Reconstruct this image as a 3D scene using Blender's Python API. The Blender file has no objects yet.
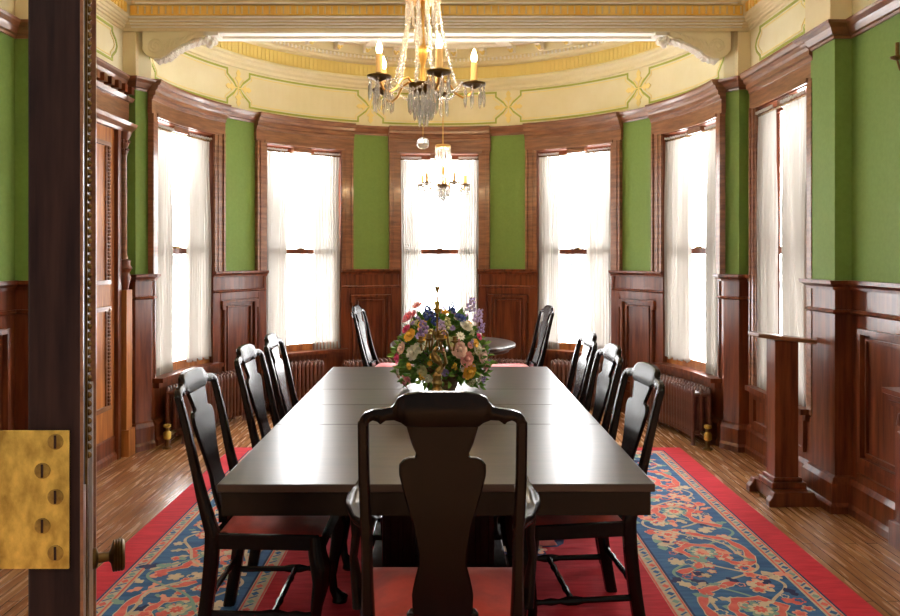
import bpy, bmesh, math, random
from math import sin, cos, pi, radians as R_
from mathutils import Vector, Matrix
random.seed(7)
C = bpy.context.scene.collection
sc = bpy.context.scene
# ------------------------------------------------------------------ camera, world, exposure
cam_d = bpy.data.cameras.new('camera'); cam = bpy.data.objects.new('camera', cam_d); C.objects.link(cam)
cam.location = (0, 0, 1.5); cam.rotation_euler = (pi/2, 0, 0)
cam_d.sensor_width = 36.0; cam_d.lens = 36.0*750/900
cam_d.shift_x = 3/900; cam_d.shift_y = -(308-255)/900
cam_d.clip_start = .05
sc.camera = cam
sc.view_settings.view_transform = 'Standard'
sc.view_settings.look = 'None'
sc.view_settings.gamma = 1
sc.view_settings.use_curve_mapping = False
sc.view_settings.exposure = 1.25

WIN_STRENGTH = 13.0      # bright overcast snow-lit garden beyond the windows
HALL_STRENGTH = 0.14    # the dim hall behind the photographer
w = bpy.data.worlds.new('world'); sc.world = w; w.use_nodes = True
nt = w.node_tree; nt.nodes.clear()
tc = nt.nodes.new('ShaderNodeTexCoord'); sp = nt.nodes.new('ShaderNodeSeparateXYZ')
nt.links.new(tc.outputs['Generated'], sp.inputs[0])
mr = nt.nodes.new('ShaderNodeMapRange'); mr.inputs['From Min'].default_value = -.25; mr.inputs['From Max'].default_value = .05
nt.links.new(sp.outputs['Y'], mr.inputs['Value'])
ns = nt.nodes.new('ShaderNodeTexNoise'); ns.inputs['Scale'].default_value = 38; ns.inputs['Detail'].default_value = 8; ns.inputs['Roughness'].default_value = .75
mp = nt.nodes.new('ShaderNodeMapping'); mp.inputs['Scale'].default_value = (1, 1, .6)
nt.links.new(tc.outputs['Generated'], mp.inputs[0]); nt.links.new(mp.outputs[0], ns.inputs['Vector'])
cr = nt.nodes.new('ShaderNodeValToRGB'); cr.color_ramp.elements[0].position = .38; cr.color_ramp.elements[0].color = (.030, .033, .034, 1)
cr.color_ramp.elements[1].position = .50; cr.color_ramp.elements[1].color = (1, 1, 1, 1)
nt.links.new(ns.outputs['Fac'], cr.inputs[0])
mul = nt.nodes.new('ShaderNodeMixRGB'); mul.blend_type = 'MIX'; mul.inputs['Color1'].default_value = (1, .90, .78, 1)
nt.links.new(mr.outputs[0], mul.inputs['Fac']); nt.links.new(cr.outputs[0], mul.inputs['Color2'])
st = nt.nodes.new('ShaderNodeMapRange'); st.inputs['To Min'].default_value = HALL_STRENGTH; st.inputs['To Max'].default_value = WIN_STRENGTH
nt.links.new(mr.outputs[0], st.inputs['Value'])
bg = nt.nodes.new('ShaderNodeBackground'); out = nt.nodes.new('ShaderNodeOutputWorld')
nt.links.new(mul.outputs[0], bg.inputs['Color']); nt.links.new(st.outputs[0], bg.inputs['Strength']); nt.links.new(bg.outputs[0], out.inputs[0])

BX, BY, BR = -.08, 5.816, 2.24          # centre and radius of the round bay
def portal(name, loc, rot, sx, sy):
    l = bpy.data.lights.new(name, 'AREA'); l.shape = 'RECTANGLE'; l.size = sx; l.size_y = sy; l.cycles.is_portal = True
    o = bpy.data.objects.new(name, l); C.objects.link(o); o.location = loc; o.rotation_euler = rot
for k in range(-2, 3):
    a = R_(38*k)
    portal('window_light', (BX+2.5*sin(a), BY+2.5*cos(a), 1.57), (pi/2, 0, pi-a+pi), .95, 2.15)
portal('window_light', (2.5, 5.11, 1.57), (pi/2, 0, pi/2), .95, 2.15)
portal('hall_light', (0, -.6, 1.6), (pi/2, 0, pi), 4.8, 3.4)

# ------------------------------------------------------------------ materials
def mat(name, col, rough=.5, metal=0, c2=None, scale=(6, 6, 6), nscale=1.0, detail=4, bump=0, coat=0, spec=.5, emis=None, es=0, lo=.35, hi=.65, sheen=0):
    m = bpy.data.materials.new(name); m.use_nodes = True; t = m.node_tree; b = t.nodes['Principled BSDF']
    b.inputs['Base Color'].default_value = (*col, 1); b.inputs['Roughness'].default_value = rough; b.inputs['Metallic'].default_value = metal
    b.inputs['Coat Weight'].default_value = coat; b.inputs['Coat Roughness'].default_value = .12; b.inputs['Specular IOR Level'].default_value = spec
    b.inputs['Sheen Weight'].default_value = sheen
    if emis: b.inputs['Emission Color'].default_value = (*emis, 1); b.inputs['Emission Strength'].default_value = es
    if c2 or bump:
        tc = t.nodes.new('ShaderNodeTexCoord'); mp = t.nodes.new('ShaderNodeMapping'); mp.inputs['Scale'].default_value = scale
        n = t.nodes.new('ShaderNodeTexNoise'); n.inputs['Scale'].default_value = nscale; n.inputs['Detail'].default_value = detail; n.inputs['Roughness'].default_value = .6
        t.links.new(tc.outputs['Object'], mp.inputs[0]); t.links.new(mp.outputs[0], n.inputs['Vector'])
        if c2:
            r = t.nodes.new('ShaderNodeValToRGB'); r.color_ramp.elements[0].color = (*col, 1); r.color_ramp.elements[1].color = (*c2, 1)
            r.color_ramp.elements[0].position = lo; r.color_ramp.elements[1].position = hi
            t.links.new(n.outputs['Fac'], r.inputs[0]); t.links.new(r.outputs[0], b.inputs['Base Color'])
        if bump:
            bp = t.nodes.new('ShaderNodeBump'); bp.inputs['Strength'].default_value = bump; bp.inputs['Distance'].default_value = .01
            t.links.new(n.outputs['Fac'], bp.inputs['Height']); t.links.new(bp.outputs[0], b.inputs['Normal'])
    return m
M = {}
M['wood'] = mat('panel_wood', (.080, .017, .0065), .28, c2=(.215, .058, .020), scale=(16, 16, 1.3), nscale=1.6, detail=6, coat=.1, spec=.38)
M['woodh'] = mat('lit_crown_wood', (.16, .060, .026), .33, c2=(.30, .125, .055), scale=(3, 3, 25), nscale=1.6, detail=6, coat=.3)  # same wood as the panels, with reflected light put into its paler colour
M['oak'] = mat('orange_wood', (.24, .075, .018), .4, c2=(.52, .20, .05), scale=(12, 12, 1.2), nscale=1.5, detail=6, coat=.0, spec=.25)
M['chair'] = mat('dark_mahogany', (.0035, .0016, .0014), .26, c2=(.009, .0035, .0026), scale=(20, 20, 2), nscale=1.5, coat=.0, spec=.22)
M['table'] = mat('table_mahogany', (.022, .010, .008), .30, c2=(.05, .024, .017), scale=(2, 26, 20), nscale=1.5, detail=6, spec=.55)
M['black'] = mat('door_wood', (.010, .004, .005), .6, spec=.12, c2=(.034, .015, .013), scale=(25, 25, 2), nscale=1.4)
M['green'] = mat('green_wallpaper', (.165, .27, .052), .75, c2=(.185, .295, .06), scale=(40, 40, 40), bump=.08)
M['cream'] = mat('cream_plaster', (.82, .74, .47), .7, c2=(.87, .80, .56), scale=(3, 3, 3))
M['creamb'] = mat('beam_plaster', (.76, .64, .38), .6, c2=(.82, .70, .44), scale=(3, 3, 3))
M['ivory'] = mat('ivory_paint', (.88, .85, .76), .55)
M['gold'] = mat('gold_paint', (.92, .56, .08), .5, c2=(.97, .70, .20), scale=(9, 9, 9))
M['goldl'] = mat('pale_gold_paint', (.90, .74, .28), .55)
M['line'] = mat('green_line_paint', (.42, .47, .07), .6)
M['red'] = mat('red_velvet', (.33, .012, .010), .62, c2=(.55, .035, .022), scale=(9, 9, 9), bump=.1, sheen=.35)
M['pink'] = mat('rose_seat', (.62, .10, .10), .6, sheen=.3)
M['brass'] = mat('aged_brass', (.34, .21, .04), .5, .8, c2=(.80, .56, .13), scale=(22, 12, 14), nscale=1.3, detail=8, bump=.05)
M['brassd'] = mat('dark_brass', (.10, .055, .018), .4, 1, c2=(.20, .12, .04), scale=(30, 30, 30))
M['screw'] = mat('dark_brass_screw', (.22, .13, .03), .45, .8, c2=(.40, .26, .06), scale=(60, 60, 60))
M['gilt'] = mat('gilt_brass', (.72, .42, .12), .3, 1)
M['iron'] = mat('radiator_iron', (.10, .030, .017), .32, c2=(.16, .055, .03), scale=(12, 12, 12), coat=.2)
M['steel'] = mat('steel', (.55, .52, .5), .3, 1)
M['white'] = mat('white_paint', (.8, .78, .72), .5)
M['candle'] = mat('candle_sleeve', (.85, .55, .22), .5, emis=(1, .5, .15), es=.05)  # sleeves emit a faint warm glow, bulb light put into the material
M['bulb'] = mat('lit_bulb', (1, .8, .5), .3, emis=(1, .72, .38), es=18)
M['ceil'] = mat('ceiling_paint', (.88, .84, .68), .7)
M['slate'] = mat('outside_trim', (.3, .3, .3), .7)

def crystal():
    m = bpy.data.materials.new('crystal'); m.use_nodes = True; t = m.node_tree; t.nodes.clear()
    o = t.nodes.new('ShaderNodeOutputMaterial'); g = t.nodes.new('ShaderNodeBsdfGlossy'); g.inputs['Roughness'].default_value = .04
    r = t.nodes.new('ShaderNodeBsdfRefraction'); r.inputs['IOR'].default_value = 1.45; r.inputs['Roughness'].default_value = .0; r.inputs['Color'].default_value = (1, .99, .97, 1)
    tr = t.nodes.new('ShaderNodeBsdfTransparent')
    mx = t.nodes.new('ShaderNodeMixShader'); mx.inputs[0].default_value = .42; m2 = t.nodes.new('ShaderNodeMixShader'); m2.inputs[0].default_value = .30
    t.links.new(r.outputs[0], mx.inputs[1]); t.links.new(g.outputs[0], mx.inputs[2]); t.links.new(mx.outputs[0], m2.inputs[1]); t.links.new(tr.outputs[0], m2.inputs[2]); df = t.nodes.new('ShaderNodeBsdfDiffuse'); df.inputs[0].default_value = (.95, .93, .9, 1); m3 = t.nodes.new('ShaderNodeMixShader'); m3.inputs[0].default_value = .08; t.links.new(m2.outputs[0], m3.inputs[1]); t.links.new(df.outputs[0], m3.inputs[2]); t.links.new(m3.outputs[0], o.inputs[0])
    return m
M['crystal'] = crystal()
def glass():
    m = bpy.data.materials.new('window_glass'); m.use_nodes = True; t = m.node_tree; t.nodes.clear()
    o = t.nodes.new('ShaderNodeOutputMaterial'); g = t.nodes.new('ShaderNodeBsdfGlossy'); g.inputs['Roughness'].default_value = .02
    tr = t.nodes.new('ShaderNodeBsdfTransparent'); 
    mx = t.nodes.new('ShaderNodeMixShader'); mx.inputs[0].default_value = .04; t.links.new(tr.outputs[0], mx.inputs[1]); t.links.new(g.outputs[0], mx.inputs[2]); t.links.new(mx.outputs[0], o.inputs[0])
    return m
M['glass'] = glass()
def sheer():
    m = bpy.data.materials.new('sheer_cotton'); m.use_nodes = True; t = m.node_tree; t.nodes.clear()
    o = t.nodes.new('ShaderNodeOutputMaterial'); d = t.nodes.new('ShaderNodeBsdfDiffuse'); d.inputs[0].default_value = (.86, .84, .80, 1)
    tl = t.nodes.new('ShaderNodeBsdfTranslucent'); tl.inputs[0].default_value = (.15, .138, .125, 1)
    tr = t.nodes.new('ShaderNodeBsdfTransparent')
    a = t.nodes.new('ShaderNodeMixShader'); a.inputs[0].default_value = .5; b = t.nodes.new('ShaderNodeMixShader')
    tcn = t.nodes.new('ShaderNodeTexCoord'); mp = t.nodes.new('ShaderNodeMapping'); mp.inputs['Scale'].default_value = (60, 60, 6)
    n = t.nodes.new('ShaderNodeTexNoise'); n.inputs['Scale'].default_value = 1; n.inputs['Detail'].default_value = 3
    r = t.nodes.new('ShaderNodeMapRange'); r.inputs['To Min'].default_value = .0; r.inputs['To Max'].default_value = .022; r.inputs['From Min'].default_value = .3; r.inputs['From Max'].default_value = .7
    t.links.new(tcn.outputs['Object'], mp.inputs[0]); t.links.new(mp.outputs[0], n.inputs['Vector']); t.links.new(n.outputs['Fac'], r.inputs['Value']); t.links.new(r.outputs[0], b.inputs[0])
    t.links.new(d.outputs[0], a.inputs[1]); t.links.new(tl.outputs[0], a.inputs[2]); t.links.new(a.outputs[0], b.inputs[1]); t.links.new(tr.outputs[0], b.inputs[2]); t.links.new(b.outputs[0], o.inputs[0])
    return m
M['sheer'] = sheer()
def floor_mat():
    m = bpy.data.materials.new('oak_strip_floor'); m.use_nodes = True; t = m.node_tree; b = t.nodes['Principled BSDF']
    tc = t.nodes.new('ShaderNodeTexCoord'); mp = t.nodes.new('ShaderNodeMapping'); mp.inputs['Rotation'].default_value = (0, 0, R_(90))
    br = t.nodes.new('ShaderNodeTexBrick'); br.inputs['Scale'].default_value = 1; br.inputs['Brick Width'].default_value = 1.3; br.inputs['Row Height'].default_value = .056
    br.inputs['Mortar Size'].default_value = .0022; br.inputs['Color1'].default_value = (.36, .17, .075, 1); br.inputs['Color2'].default_value = (.50, .275, .13, 1); br.inputs['Mortar'].default_value = (.05, .02, .01, 1)
    t.links.new(tc.outputs['Object'], mp.inputs[0]); t.links.new(mp.outputs[0], br.inputs['Vector'])
    m2 = t.nodes.new('ShaderNodeMapping'); m2.inputs['Scale'].default_value = (30, 2.2, 1); n = t.nodes.new('ShaderNodeTexNoise'); n.inputs['Scale'].default_value = 1.5; n.inputs['Detail'].default_value = 7
    t.links.new(tc.outputs['Object'], m2.inputs[0]); t.links.new(m2.outputs[0], n.inputs['Vector'])
    r = t.nodes.new('ShaderNodeValToRGB'); r.color_ramp.elements[0].position = .36; r.color_ramp.elements[0].color = (.66, .58, .52, 1); r.color_ramp.elements[1].position = .62; r.color_ramp.elements[1].color = (1.05, 1.02, 1.0, 1)
    t.links.new(n.outputs['Fac'], r.inputs[0])
    mx = t.nodes.new('ShaderNodeMixRGB'); mx.blend_type = 'MULTIPLY'; mx.inputs[0].default_value = 1
    t.links.new(br.outputs['Color'], mx.inputs[1]); t.links.new(r.outputs[0], mx.inputs[2]); t.links.new(mx.outputs[0], b.inputs['Base Color'])
    b.inputs['Roughness'].default_value = .30
    rr = t.nodes.new('ShaderNodeMapRange'); rr.inputs['To Min'].default_value = .18; rr.inputs['To Max'].default_value = .34; t.links.new(n.outputs['Fac'], rr.inputs['Value']); t.links.new(rr.outputs[0], b.inputs['Roughness'])
    return m
M['floor'] = floor_mat()

# ------------------------------------------------------------------ mesh helpers
class MB:
    def __init__(s): s.v = []; s.f = []; s.m = []; s.cur = 0
    def add(s, vs, fs):
        n = len(s.v); s.v += [tuple(p) for p in vs]
        for f in fs: s.f.append([i+n for i in f]); s.m.append(s.cur)
        return s
    def box(s, x0, x1, y0, y1, z0, z1):
        return s.hexa([(x0, y0), (x1, y0), (x1, y1), (x0, y1)], z0, z1)
    def hexa(s, q, z0, z1):
        n = len(q)
        return s.add([(a, b, z0) for a, b in q]+[(a, b, z1) for a, b in q], [list(range(n))[::-1], list(range(n, 2*n))]+[[i, (i+1) % n, n+(i+1) % n, n+i] for i in range(n)])
    def prism(s, pts, f0, f1):     # pts 2D; f0,f1 map a 2D point to 3D on two ends
        n = len(pts)
        return s.add([f0(*p) for p in pts]+[f1(*p) for p in pts], [list(range(n))[::-1], list(range(n, 2*n))]+[[i, (i+1) % n, n+(i+1) % n, n+i] for i in range(n)])
    def loft(s, rings, closed=True, cap=True):
        n = len(rings[0]); vs = [p for r in rings for p in r]; fs = []
        for i in range(len(rings)-1):
            for j in range(n if closed else n-1):
                a = i*n+j; b = i*n+(j+1) % n; fs.append([a, b, b+n, a+n])
        if cap: fs.append(list(range(n))[::-1]); fs.append([(len(rings)-1)*n+i for i in range(n)])
        return s.add(vs, fs)
    def tube(s, path, rad, n=10, sx=1.0):
        P = [Vector(p) for p in path]
        if not hasattr(rad, '__len__'): rad = [rad]*len(P)
        rings = []; up = None
        for i, p in enumerate(P):
            d = (P[min(i+1, len(P)-1)]-P[max(i-1, 0)]).normalized()
            if up is None: up = Vector((0, 0, 1)) if abs(d.z) < .9 else Vector((1, 0, 0))
            u = (up-d*up.dot(d)).normalized(); v = d.cross(u); up = u
            rings.append([tuple(p+(u*cos(2*pi*k/n)+v*sin(2*pi*k/n)*sx)*rad[i]) for k in range(n)])
        return s.loft(rings)
    def lathe(s, prof, c=(0, 0, 0), n=20):
        return s.loft([[(c[0]+max(r, .0003)*cos(2*pi*k/n), c[1]+max(r, .0003)*sin(2*pi*k/n), c[2]+z) for k in range(n)] for r, z in prof])
    def ball(s, c, r, n=8, sz=1.0):
        return s.lathe([(r*sin(pi*i/n), -r*sz*cos(pi*i/n)) for i in range(n+1)], c, max(6, n))
    def build(s, name, m, parent=None, smooth=False, bevel=0, loc=None, rot=None, sub=0):
        me = bpy.data.meshes.new(name); me.from_pydata(s.v, [], s.f)
        ms = m if isinstance(m, (list, tuple)) else [m]
        for x in ms: me.materials.append(x)
        for p, k in zip(me.polygons, s.m): p.material_index = k
        bm = bmesh.new(); bm.from_mesh(me); bmesh.ops.recalc_face_normals(bm, faces=bm.faces); bm.to_mesh(me); bm.free()
        o = bpy.data.objects.new(name, me); C.objects.link(o)
        if smooth:
            for p in me.polygons: p.use_smooth = True
            try: me.set_sharp_from_angle(angle=R_(42))
            except Exception: pass
        if bevel:
            md = o.modifiers.new('bevel', 'BEVEL'); md.width = bevel; md.segments = 2; md.limit_method = 'ANGLE'; md.angle_limit = R_(35)
        if sub:
            md = o.modifiers.new('sub', 'SUBSURF'); md.levels = sub; md.render_levels = sub
        if parent: o.parent = parent
        if loc: o.location = loc
        if rot is not None: o.rotation_euler = (0, 0, rot)
        return o
def thing(name, label, cat, loc=(0, 0, 0), rot=0, group=None):
    o = bpy.data.objects.new(name, None); C.objects.link(o); o.empty_display_size = .1
    o.location = loc; o.rotation_euler = (0, 0, rot); o['label'] = label; o['category'] = cat
    if group: o['group'] = group
    return o
def tag(o, label, cat, group=None):
    o['label'] = label; o['category'] = cat
    if group: o['group'] = group
    return o
def struct(o): o['kind'] = 'structure'; return o
def sroot(name, loc=(0, 0, 0)):
    o = bpy.data.objects.new(name, None); C.objects.link(o); o.location = loc; o['kind'] = 'structure'; return o
def dup(root, loc, rot, label, group=None):
    r = root.copy(); C.objects.link(r); r.location = loc; r.rotation_euler = (0, 0, rot); r['label'] = label
    if group: r['group'] = group
    for ch in list(root.children):
        c = ch.copy(); C.objects.link(c); c.parent = r
        for g in ch.children:
            d = g.copy(); C.objects.link(d); d.parent = c
    return r
def interp(tab, t):
    if t <= tab[0][0]: return tab[0][1]
    for (a, b), (c, d) in zip(tab, tab[1:]):
        if t <= c:
            u = (t-a)/(c-a); return b+(d-b)*u
    return tab[-1][1]
def sinterp(tab, t):       # smooth (cosine) interpolation
    if t <= tab[0][0]: return tab[0][1]
    for (a, b), (c, d) in zip(tab, tab[1:]):
        if t <= c:
            u = (t-a)/(c-a); u = u*u*(3-2*u); return b+(d-b)*u
    return tab[-1][1]

# frames: (s along the wall, o out into the room, z up) -> world
class Arc:
    def __init__(s, deg): s.a = R_(deg)
    def __call__(s, u, o, z):
        a = s.a+u/BR; r = BR-o; return (BX+r*sin(a), BY+r*cos(a), z)
    def n(s, L): return max(1, int(abs(L)/.07))
class Flat:
    def __init__(s, ox, oy, dx, dy, nx, ny): s.p = (ox, oy, dx, dy, nx, ny)
    def __call__(s, u, o, z):
        ox, oy, dx, dy, nx, ny = s.p; return (ox+dx*u+nx*o, oy+dy*u+ny*o, z)
    def n(s, L): return 1
def fbox(mb, F, s0, s1, o0, o1, z0, z1):
    n = F.n(s1-s0); rings = []
    for i in range(n+1):
        u = s0+(s1-s0)*i/n; rings.append([F(u, o0, z0), F(u, o1, z0), F(u, o1, z1), F(u, o0, z1)])
    return mb.loft(rings)
def fprof(mb, F, s0, s1, prof):
    n = F.n(s1-s0)
    return mb.loft([[F(s0+(s1-s0)*i/n, o, z) for o, z in prof] for i in range(n+1)])
def frame_mould(mb, F, s0, s1, z0, z1, w, o0, o1):
    fbox(mb, F, s0, s1, o0, o1, z1-w, z1); fbox(mb, F, s0, s1, o0, o1, z0, z0+w)
    fbox(mb, F, s0, s0+w, o0, o1, z0+w, z1-w); fbox(mb, F, s1-w, s1, o0, o1, z0+w, z1-w)
def ribbon(mb, F, pts, w, o0, o1, closed=True):
    # a band of width w following pts (s,z), split finely so that it bends with the wall
    P = []
    L = len(pts); rng = L if closed else L-1
    for i in range(rng):
        a = pts[i]; b = pts[(i+1) % L]; n = max(1, int(math.hypot(b[0]-a[0], b[1]-a[1])/.08))
        for k in range(n): P.append((a[0]+(b[0]-a[0])*k/n, a[1]+(b[1]-a[1])*k/n))
    if not closed: P.append(pts[-1])
    N = len(P); rings = []
    for i in range(N):
        p = P[i]; q0 = P[(i-1) % N] if closed or i > 0 else p; q1 = P[(i+1) % N] if closed or i < N-1 else p
        d1 = Vector((p[0]-q0[0], p[1]-q0[1])); d2 = Vector((q1[0]-p[0], q1[1]-p[1]))
        if d1.length < 1e-9: d1 = d2
        if d2.length < 1e-9: d2 = d1
        d1.normalize(); d2.normalize(); n1 = Vector((-d1.y, d1.x)); n2 = Vector((-d2.y, d2.x)); m = n1+n2
        m = m/(max(.5, m.dot(m)/2)) if m.length > .1 else n1
        m = m*(w/2)
        rings.append([F(p[0]-m.x, o0, p[1]-m.y), F(p[0]-m.x, o1, p[1]-m.y), F(p[0]+m.x, o1, p[1]+m.y), F(p[0]+m.x, o0, p[1]+m.y)])
    if closed: rings.append(rings[0])
    return mb.loft(rings, cap=not closed)
def sweep(mb, plan, prof):
    # sweep a closed profile [(out, z)] along a plan polyline; 'out' is to the left of travel (into the room)
    N = len(plan); rings = []
    for i, p in enumerate(plan):
        a = plan[max(i-1, 0)]; b = plan[min(i+1, N-1)]
        d1 = Vector((p[0]-a[0], p[1]-a[1])); d2 = Vector((b[0]-p[0], b[1]-p[1]))
        if d1.length < 1e-9: d1 = d2
        if d2.length < 1e-9: d2 = d1
        d1.normalize(); d2.normalize(); n1 = Vector((-d1.y, d1.x)); n2 = Vector((-d2.y, d2.x)); m = n1+n2; m = m/max(.35, m.dot(m)/2)
        rings.append([(p[0]+m.x*o, p[1]+m.y*o, z) for o, z in prof])
    return mb.loft(rings)

# ------------------------------------------------------------------ floor, ceiling, walls
RX, LX = 2.37, -2.53
right_plan = [(RX, .9), (RX, 4.39), (2.27, 4.39), (2.27, 4.68), (2.31, 4.68), (2.31, 5.74), (2.235, 5.74), (2.16, 5.86)]
left_plan = [(-2.31, 5.86), (-2.385, 5.74), (-2.47, 5.74), (-2.47, 4.68), (-2.43, 4.68), (-2.43, 4.39), (LX, 4.39), (LX, .9)]
def arcpt(deg, r=BR): return (BX+r*sin(R_(deg)), BY+r*cos(R_(deg)))
arc_plan = [arcpt(88-i*2) for i in range(89)]
full_plan = right_plan+arc_plan+left_plan
ZC = 2.85; ZCEIL = 3.66
mb = MB(); mb.box(-2.8, 2.7, -.5, 8.4, -.1, 0); struct(mb.build('floor', M['floor']))
mb = MB(); mb.box(-2.8, 2.7, -.5, 8.4, ZCEIL, ZCEIL+.1); struct(mb.build('ceiling', M['ceil']))

WH, CH = 10.85, 13.85                    # half-angles (deg) of window opening and casing
Z0, Z1 = .54, 2.585                    # window opening
D2S = BR*pi/180
# upper (green) wall and plaster frieze, one piece per side and between windows
def wall_run(name, runs, z0, z1, m, th=.14):
    mb = MB()
    for r in runs: sweep(mb, r, [(0, z0), (0, z1), (-th, z1), (-th, z0)])
    return struct(mb.build(name, m))
def arun(a, b): n = max(2, int(abs(a-b)/2)); return [arcpt(a+(b-a)*i/n) for i in range(n+1)]
gaps = [(76-WH, 38+WH), (38-WH, 0+WH), (0-WH, -38+WH), (-38-WH, -76+WH)]
wall_run('wall_bay', [arun(a, b) for a, b in gaps]+[arun(38*k+WH, 38*k-WH) for k in range(-2, 3)][:0], 1.345, ZC, M['green'])
mb = MB()
for k in range(-2, 3): sweep(mb, arun(38*k+WH, 38*k-WH), [(0, Z1), (0, ZC), (-.14, ZC), (-.14, Z1)])
struct(mb.build('wall_bay_lintels', M['woodh']))
# right wall with one window opening (y 4.74..5.58)
WY0, WY1 = 4.76, 5.54
wall_run('wall_right', [right_plan[:5]+[(2.31, WY0)], [(2.31, WY1)]+right_plan[5:]+[arcpt(76+WH)]], 1.345, ZC, M['green'])
wall_run('wall_left', [[arcpt(-76-WH)]+left_plan[:4]+left_plan[4:]], 1.345, ZC, M['green'])
mb = MB(); mb.box(2.31, 2.45, WY0, WY1, Z1, ZC); mb.box(2.31, 2.45, WY0, WY1, 0, Z0-.04); struct(mb.build('wall_right_lintel', M['wood']))
# plaster frieze all round
wall_run('wall_frieze', [right_plan[:6]+[(2.31, 5.80)]], ZC, ZCEIL, M['cream'])
struct(wall_run('wall_frieze_bay', [full_plan[6:-6]], ZC, ZCEIL, M['cream']))
wall_run('wall_frieze_left', [[(-2.47, 5.80)]+left_plan[3:]], ZC, ZCEIL, M['cream'])
# lower wall (wood dado)
wall_run('wall_dado_right', [right_plan[:5]+[(2.31, WY0)], [(2.31, WY1)]+right_plan[5:]+[arcpt(76+WH)]], 0, 1.345, M['wood'])
wall_run('wall_dado_left', [[arcpt(-76-WH)]+left_plan], 0, 1.345, M['wood'])
wall_run('wall_dado_bay', [arun(a, b) for a, b in gaps], 0, 1.345, M['wood'])
mb = MB()
for k in range(-2, 3): sweep(mb, arun(38*k+WH, 38*k-WH), [(0, 0), (0, Z0-.04), (-.14, Z0-.04), (-.14, 0)])
struct(mb.build('wall_bay_apron', M['wood']))

# baseboard, dado cap, cornice
base_prof = [(0, 0), (.05, 0), (.05, .04), (.035, .06), (.035, .17), (.02, .20), (0, .21)]
mb = MB(); sweep(mb, right_plan, base_prof); struct(mb.build('baseboard_right', M['wood']))
mb = MB(); sweep(mb, left_plan, base_prof); struct(mb.build('baseboard_left', M['wood']))
mb = MB(); sweep(mb, arc_plan, base_prof); struct(mb.build('baseboard_bay', M['wood']))
cap_prof = [(0, 1.295), (.02, 1.295), (.022, 1.312), (.04, 1.325), (.05, 1.33), (.052, 1.352), (0, 1.352)]
rail_prof = [(0, 1.155), (.016, 1.155), (.026, 1.166), (.016, 1.18), (0, 1.18)]
cor_prof = [(0, 2.765), (.012, 2.765), (.016, 2.78), (.03, 2.785), (.045, 2.81), (.05, 2.82), (.075, 2.84), (.08, 2.855), (0, 2.86)]
n_ = 0
def trim(mb, m, **k):
    global n_; n_ += 1; return struct(mb.build('trim_%d' % n_, m, **k))
mb = MB()
for r in ([right_plan[:5]+[(2.31, WY0-.07)], [(2.31, WY1+.07)]+right_plan[5:]+[arcpt(76+WH)]]): sweep(mb, r, cap_prof); sweep(mb, r, rail_prof)
trim(mb, M['wood'])
mb = MB()
for r in ([arcpt(-76-WH)]+left_plan[:3]+[(-2.47, 5.66)], [(-2.47, 4.70)]+left_plan[4:]): sweep(mb, r, cap_prof); sweep(mb, r, rail_prof)
trim(mb, M['wood'])
mb = MB(); sweep(mb, full_plan, cor_prof); trim(mb, M['woodh'])
for a, b in gaps:
    c = (a+b)/2; hw = (a-b)/2*D2S; F = Arc(c); mb = MB()
    fprof(mb, F, -hw-.01, hw+.01, cap_prof); fprof(mb, F, -hw, hw, rail_prof)
    fbox(mb, F, -hw, -hw+.09, 0, .012, .2, 1.155); fbox(mb, F, hw-.09, hw, 0, .012, .2, 1.155); fbox(mb, F, -hw+.09, hw-.09, 0, .012, 1.09, 1.155)
    pw = hw-.12
    frame_mould(mb, F, -pw, pw, .28, 1.08, .024, .0, .032)
    for sg in (-1, 1):   # crossetted upper corners
        fbox(mb, F, sg*pw-.02 if sg < 0 else pw-.02, -pw+.02 if sg < 0 else pw+.02, 0, .032, 1.0, 1.08)
    frame_mould(mb, F, -pw+.05, pw-.05, .33, 1.03, .016, .0, .02)
    trim(mb, M['wood'], bevel=.003)

# right wall dado panels (near part of the wall and beneath window six)
FR = Flat(RX, 0, 0, 1, -1, 0)
mb = MB()
for s0, s1 in ((2.9, 3.55), (3.66, 4.28), (2.1, 2.8)):
    frame_mould(mb, FR, s0, s1, .32, 1.08, .03, .0, .03); frame_mould(mb, FR, s0+.05, s1-.05, .37, 1.03, .015, .0, .015)
fbox(mb, FR, .9, 4.30, 0, .02, .2, .25)
trim(mb, M['wood'])
FW = Flat(2.31, 0, 0, 1, -1, 0)
mb = MB(); fbox(mb, FW, 4.70, 5.62, 0, .03, .2, .48); frame_mould(mb, FW, 4.76, 5.13, .25, .46, .025, .03, .05); frame_mould(mb, FW, 5.19, 5.56, .25, .46, .025, .03, .05)
trim(mb, M['wood'])
FL = Flat(LX, 0, 0, 1, 1, 0)
mb = MB()
for s0, s1 in ((3.0, 3.6), (3.7, 4.3)):
    frame_mould(mb, FL, s0, s1, .32, 1.08, .03, .0, .03)
trim(mb, M['wood'])

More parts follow.
